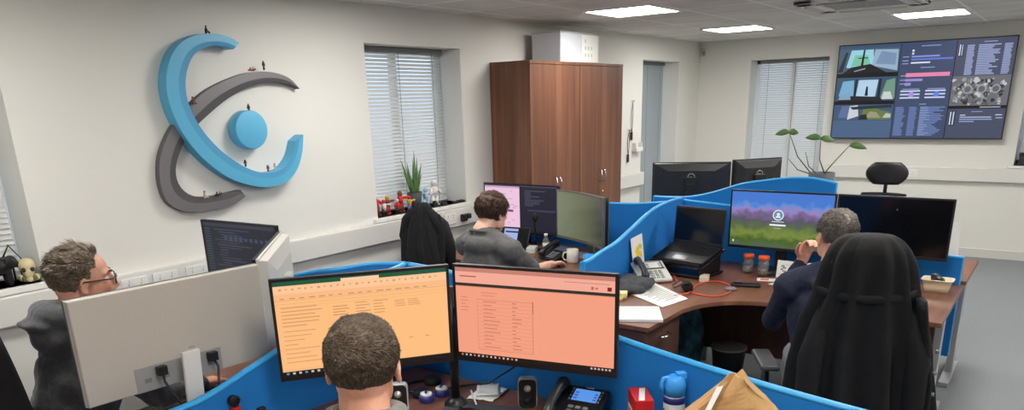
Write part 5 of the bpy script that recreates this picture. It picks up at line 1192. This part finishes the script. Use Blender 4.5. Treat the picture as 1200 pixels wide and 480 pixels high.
MB().tube([nk+Vector((.10, -.04, -.02)), nk+Vector((.125, -.045, -.10)), nk+Vector((.13, -.045, -.18))], .003, mat('cord_grey', (120, 120, 120), .7), 6).build('drawstring', tP)

# ---- short haired man, centre front
x, y, rz = 1.00, 1.125, .74
HD = (.135, .01, 1.268)
P = seated(HD, hyaw=-.08, hpitch=.12, el=[(.20, .27, .84), (.20, -.27, .84)], wr=[(.42, .17, .775), (.42, -.17, .775)], hd=[(1, -.2, -.05), (1, .2, -.05)], hn=[(0, 0, 1), (0, 0, 1)])
GS = mat('grey_jumper', (112, 110, 110), .95, col2=(124, 122, 120), nscale=60, bump=.2, bscale=90)
tP, H = person('man with short cropped brown hair seen from behind at the front desk', (x, y), rz, P, SKIN, GS, mat('dark_trousers', (36, 38, 44), .9))
eyes(tP, H)
HM = hairmat('hair_dark_brown', (66, 54, 42), (112, 94, 74))
def kp(p):
    if p.z > .06: return p.x < .078
    if p.z > .02: return p.x < .045
    if p.z > -.015: return p.x < .020 and not (p.x > -.022 and abs(p.y) > .062)
    return p.x < -.028 and p.z > -.085
def wh0(p):  # whorl at the crown
    q = p-Vector((-.06, .0, .1)); return Vector((-q.y*4, q.x*4, 0))+Vector((.15, 0, 0)) if p.z > .05 else Vector((0, 0, -.8))
def wh(p):
    q = p-Vector((-.06, .0, .1)); a = Vector((-q.y*4, q.x*4, 0))+Vector((.15, 0, 0)); f = max(0, min(1, (p.z-.0)/.09)); return a.normalized()*f+Vector((0, 0, -1))*(1-f)
hair(tP, H, HM, kp, lambda p: .007+.009*max(0, min(1, (p.z+.06)/.12)), 11000, wh, 8, thick=.0013, spike=.22, cap_off=.005, root=(.101, .082, .090), clump=.45)
mb = MB()
for k in range(25): pass
nk = Vector(P['neck']); pts = [tuple(nk+Vector((.068*math.cos(a_)-.008, .076*math.sin(a_), .040-.012*math.cos(a_)))) for a_ in [2*PI*k/24 for k in range(25)]]
MB().tube(pts, .022, GS, 12).build('collar', tP)

# ---- man in grey shirt, middle
x, y, rz = 3.49, 2.83, -.10
HD = (.17, -.01, 1.19)
def loc(v): return sub(v, x, y, rz)
hl = loc((4.22, 3.04, .80)); hr_ = loc((4.15, 2.70, .785))
P = seated(HD, hyaw=-.05, hpitch=.22, neck=(.075, -.01, 1.085), el=[loc((3.93, 3.07, .86)), loc((3.80, 2.60, .82))], wr=[hl, hr_], hd=[(1, -.25, -.1), (1, .05, -.05)], hn=[(0, 0, 1), (0, .2, 1)])
TS = mat('grey_tshirt', (92, 90, 88), .95, col2=(100, 98, 96), nscale=50, bump=.2, bscale=60)
tP, H = person('man with brown bobbed hair in a grey short sleeved shirt at the middle desk', (x, y), rz, P, SKINP, TS, mat('dark_trousers', (36, 38, 44), .9), sleeve='short', shirt_wr=.012)
eyes(tP, H)
HM = hairmat('hair_chestnut', (66, 44, 32), (96, 68, 50))
def kp(p):
    if p.z > .065: return p.x < .085
    if p.z > .0: return p.x < .040
    return p.x < .010 and p.z > -.085
hair(tP, H, HM, kp, lambda p: .034 if p.z > .0 else .026, 4200, lambda p: Vector((.1 if p.x > 0 else -.1, 0, -1.2)) if p.z < .09 else Vector((.6, 0, -.1)), 11, thick=.0028, cap_off=.014, root=(.101, .081, .086), spike=.05, clump=.35)
mb = MB(); rings = []
# faint print on the back of the shirt
nk = Vector(P['neck']); pts = [tuple(nk+Vector((.066*math.cos(a_)-.005, .070*math.sin(a_), .002-.014*math.cos(a_)))) for a_ in [2*PI*k/24 for k in range(25)]]
MB().tube(pts, .010, TS, 10).build('collar', tP)

# ---- man in navy, right
x, y, rz = 3.42, .70, .30
HD = (.13, .04, 1.225)
def loc(v): return sub(v, x, y, rz)
el = loc((3.60, 1.045, .775)); hw = loc((3.72, .96, 1.065))
P = seated(HD, hyaw=.42, hpitch=.10, el=[el, loc((3.62, .50, .80))], wr=[hw, loc((3.90, .58, .80))], hd=[(-.15, -.25, 1), (1, .1, -.05)], hn=[(.8, .5, .1), (0, 0, 1)])
P['sh'][0] = (.08, .215, .99)
NV = mat('navy_jumper', (24, 28, 48), .95, col2=(30, 34, 56), nscale=50, bump=.2, bscale=60)
tP, H = person('man with greying cropped hair in a navy jumper, hand at his chin', (x, y), rz, P, SKIN, NV, mat('grey_trousers', (120, 120, 122), .9, bump=.2, bscale=30), hands=(.75, .3))
eyes(tP, H)
HM = hairmat('hair_greying', (84, 76, 68), (128, 120, 110))
def kp(p):
    if p.z > .06: return p.x < .075
    if p.z > .02: return p.x < .042
    if p.z > -.015: return p.x < .018 and not (p.x > -.022 and abs(p.y) > .062)
    return p.x < -.028 and p.z > -.08
hair(tP, H, HM, kp, lambda p: .017 if p.z > .04 else .011, 6500, lambda p: Vector((.3, 0, -.2)) if p.z > .05 else Vector((0, 0, -.9)), 14, thick=.0018, spike=.25, clump=.5)
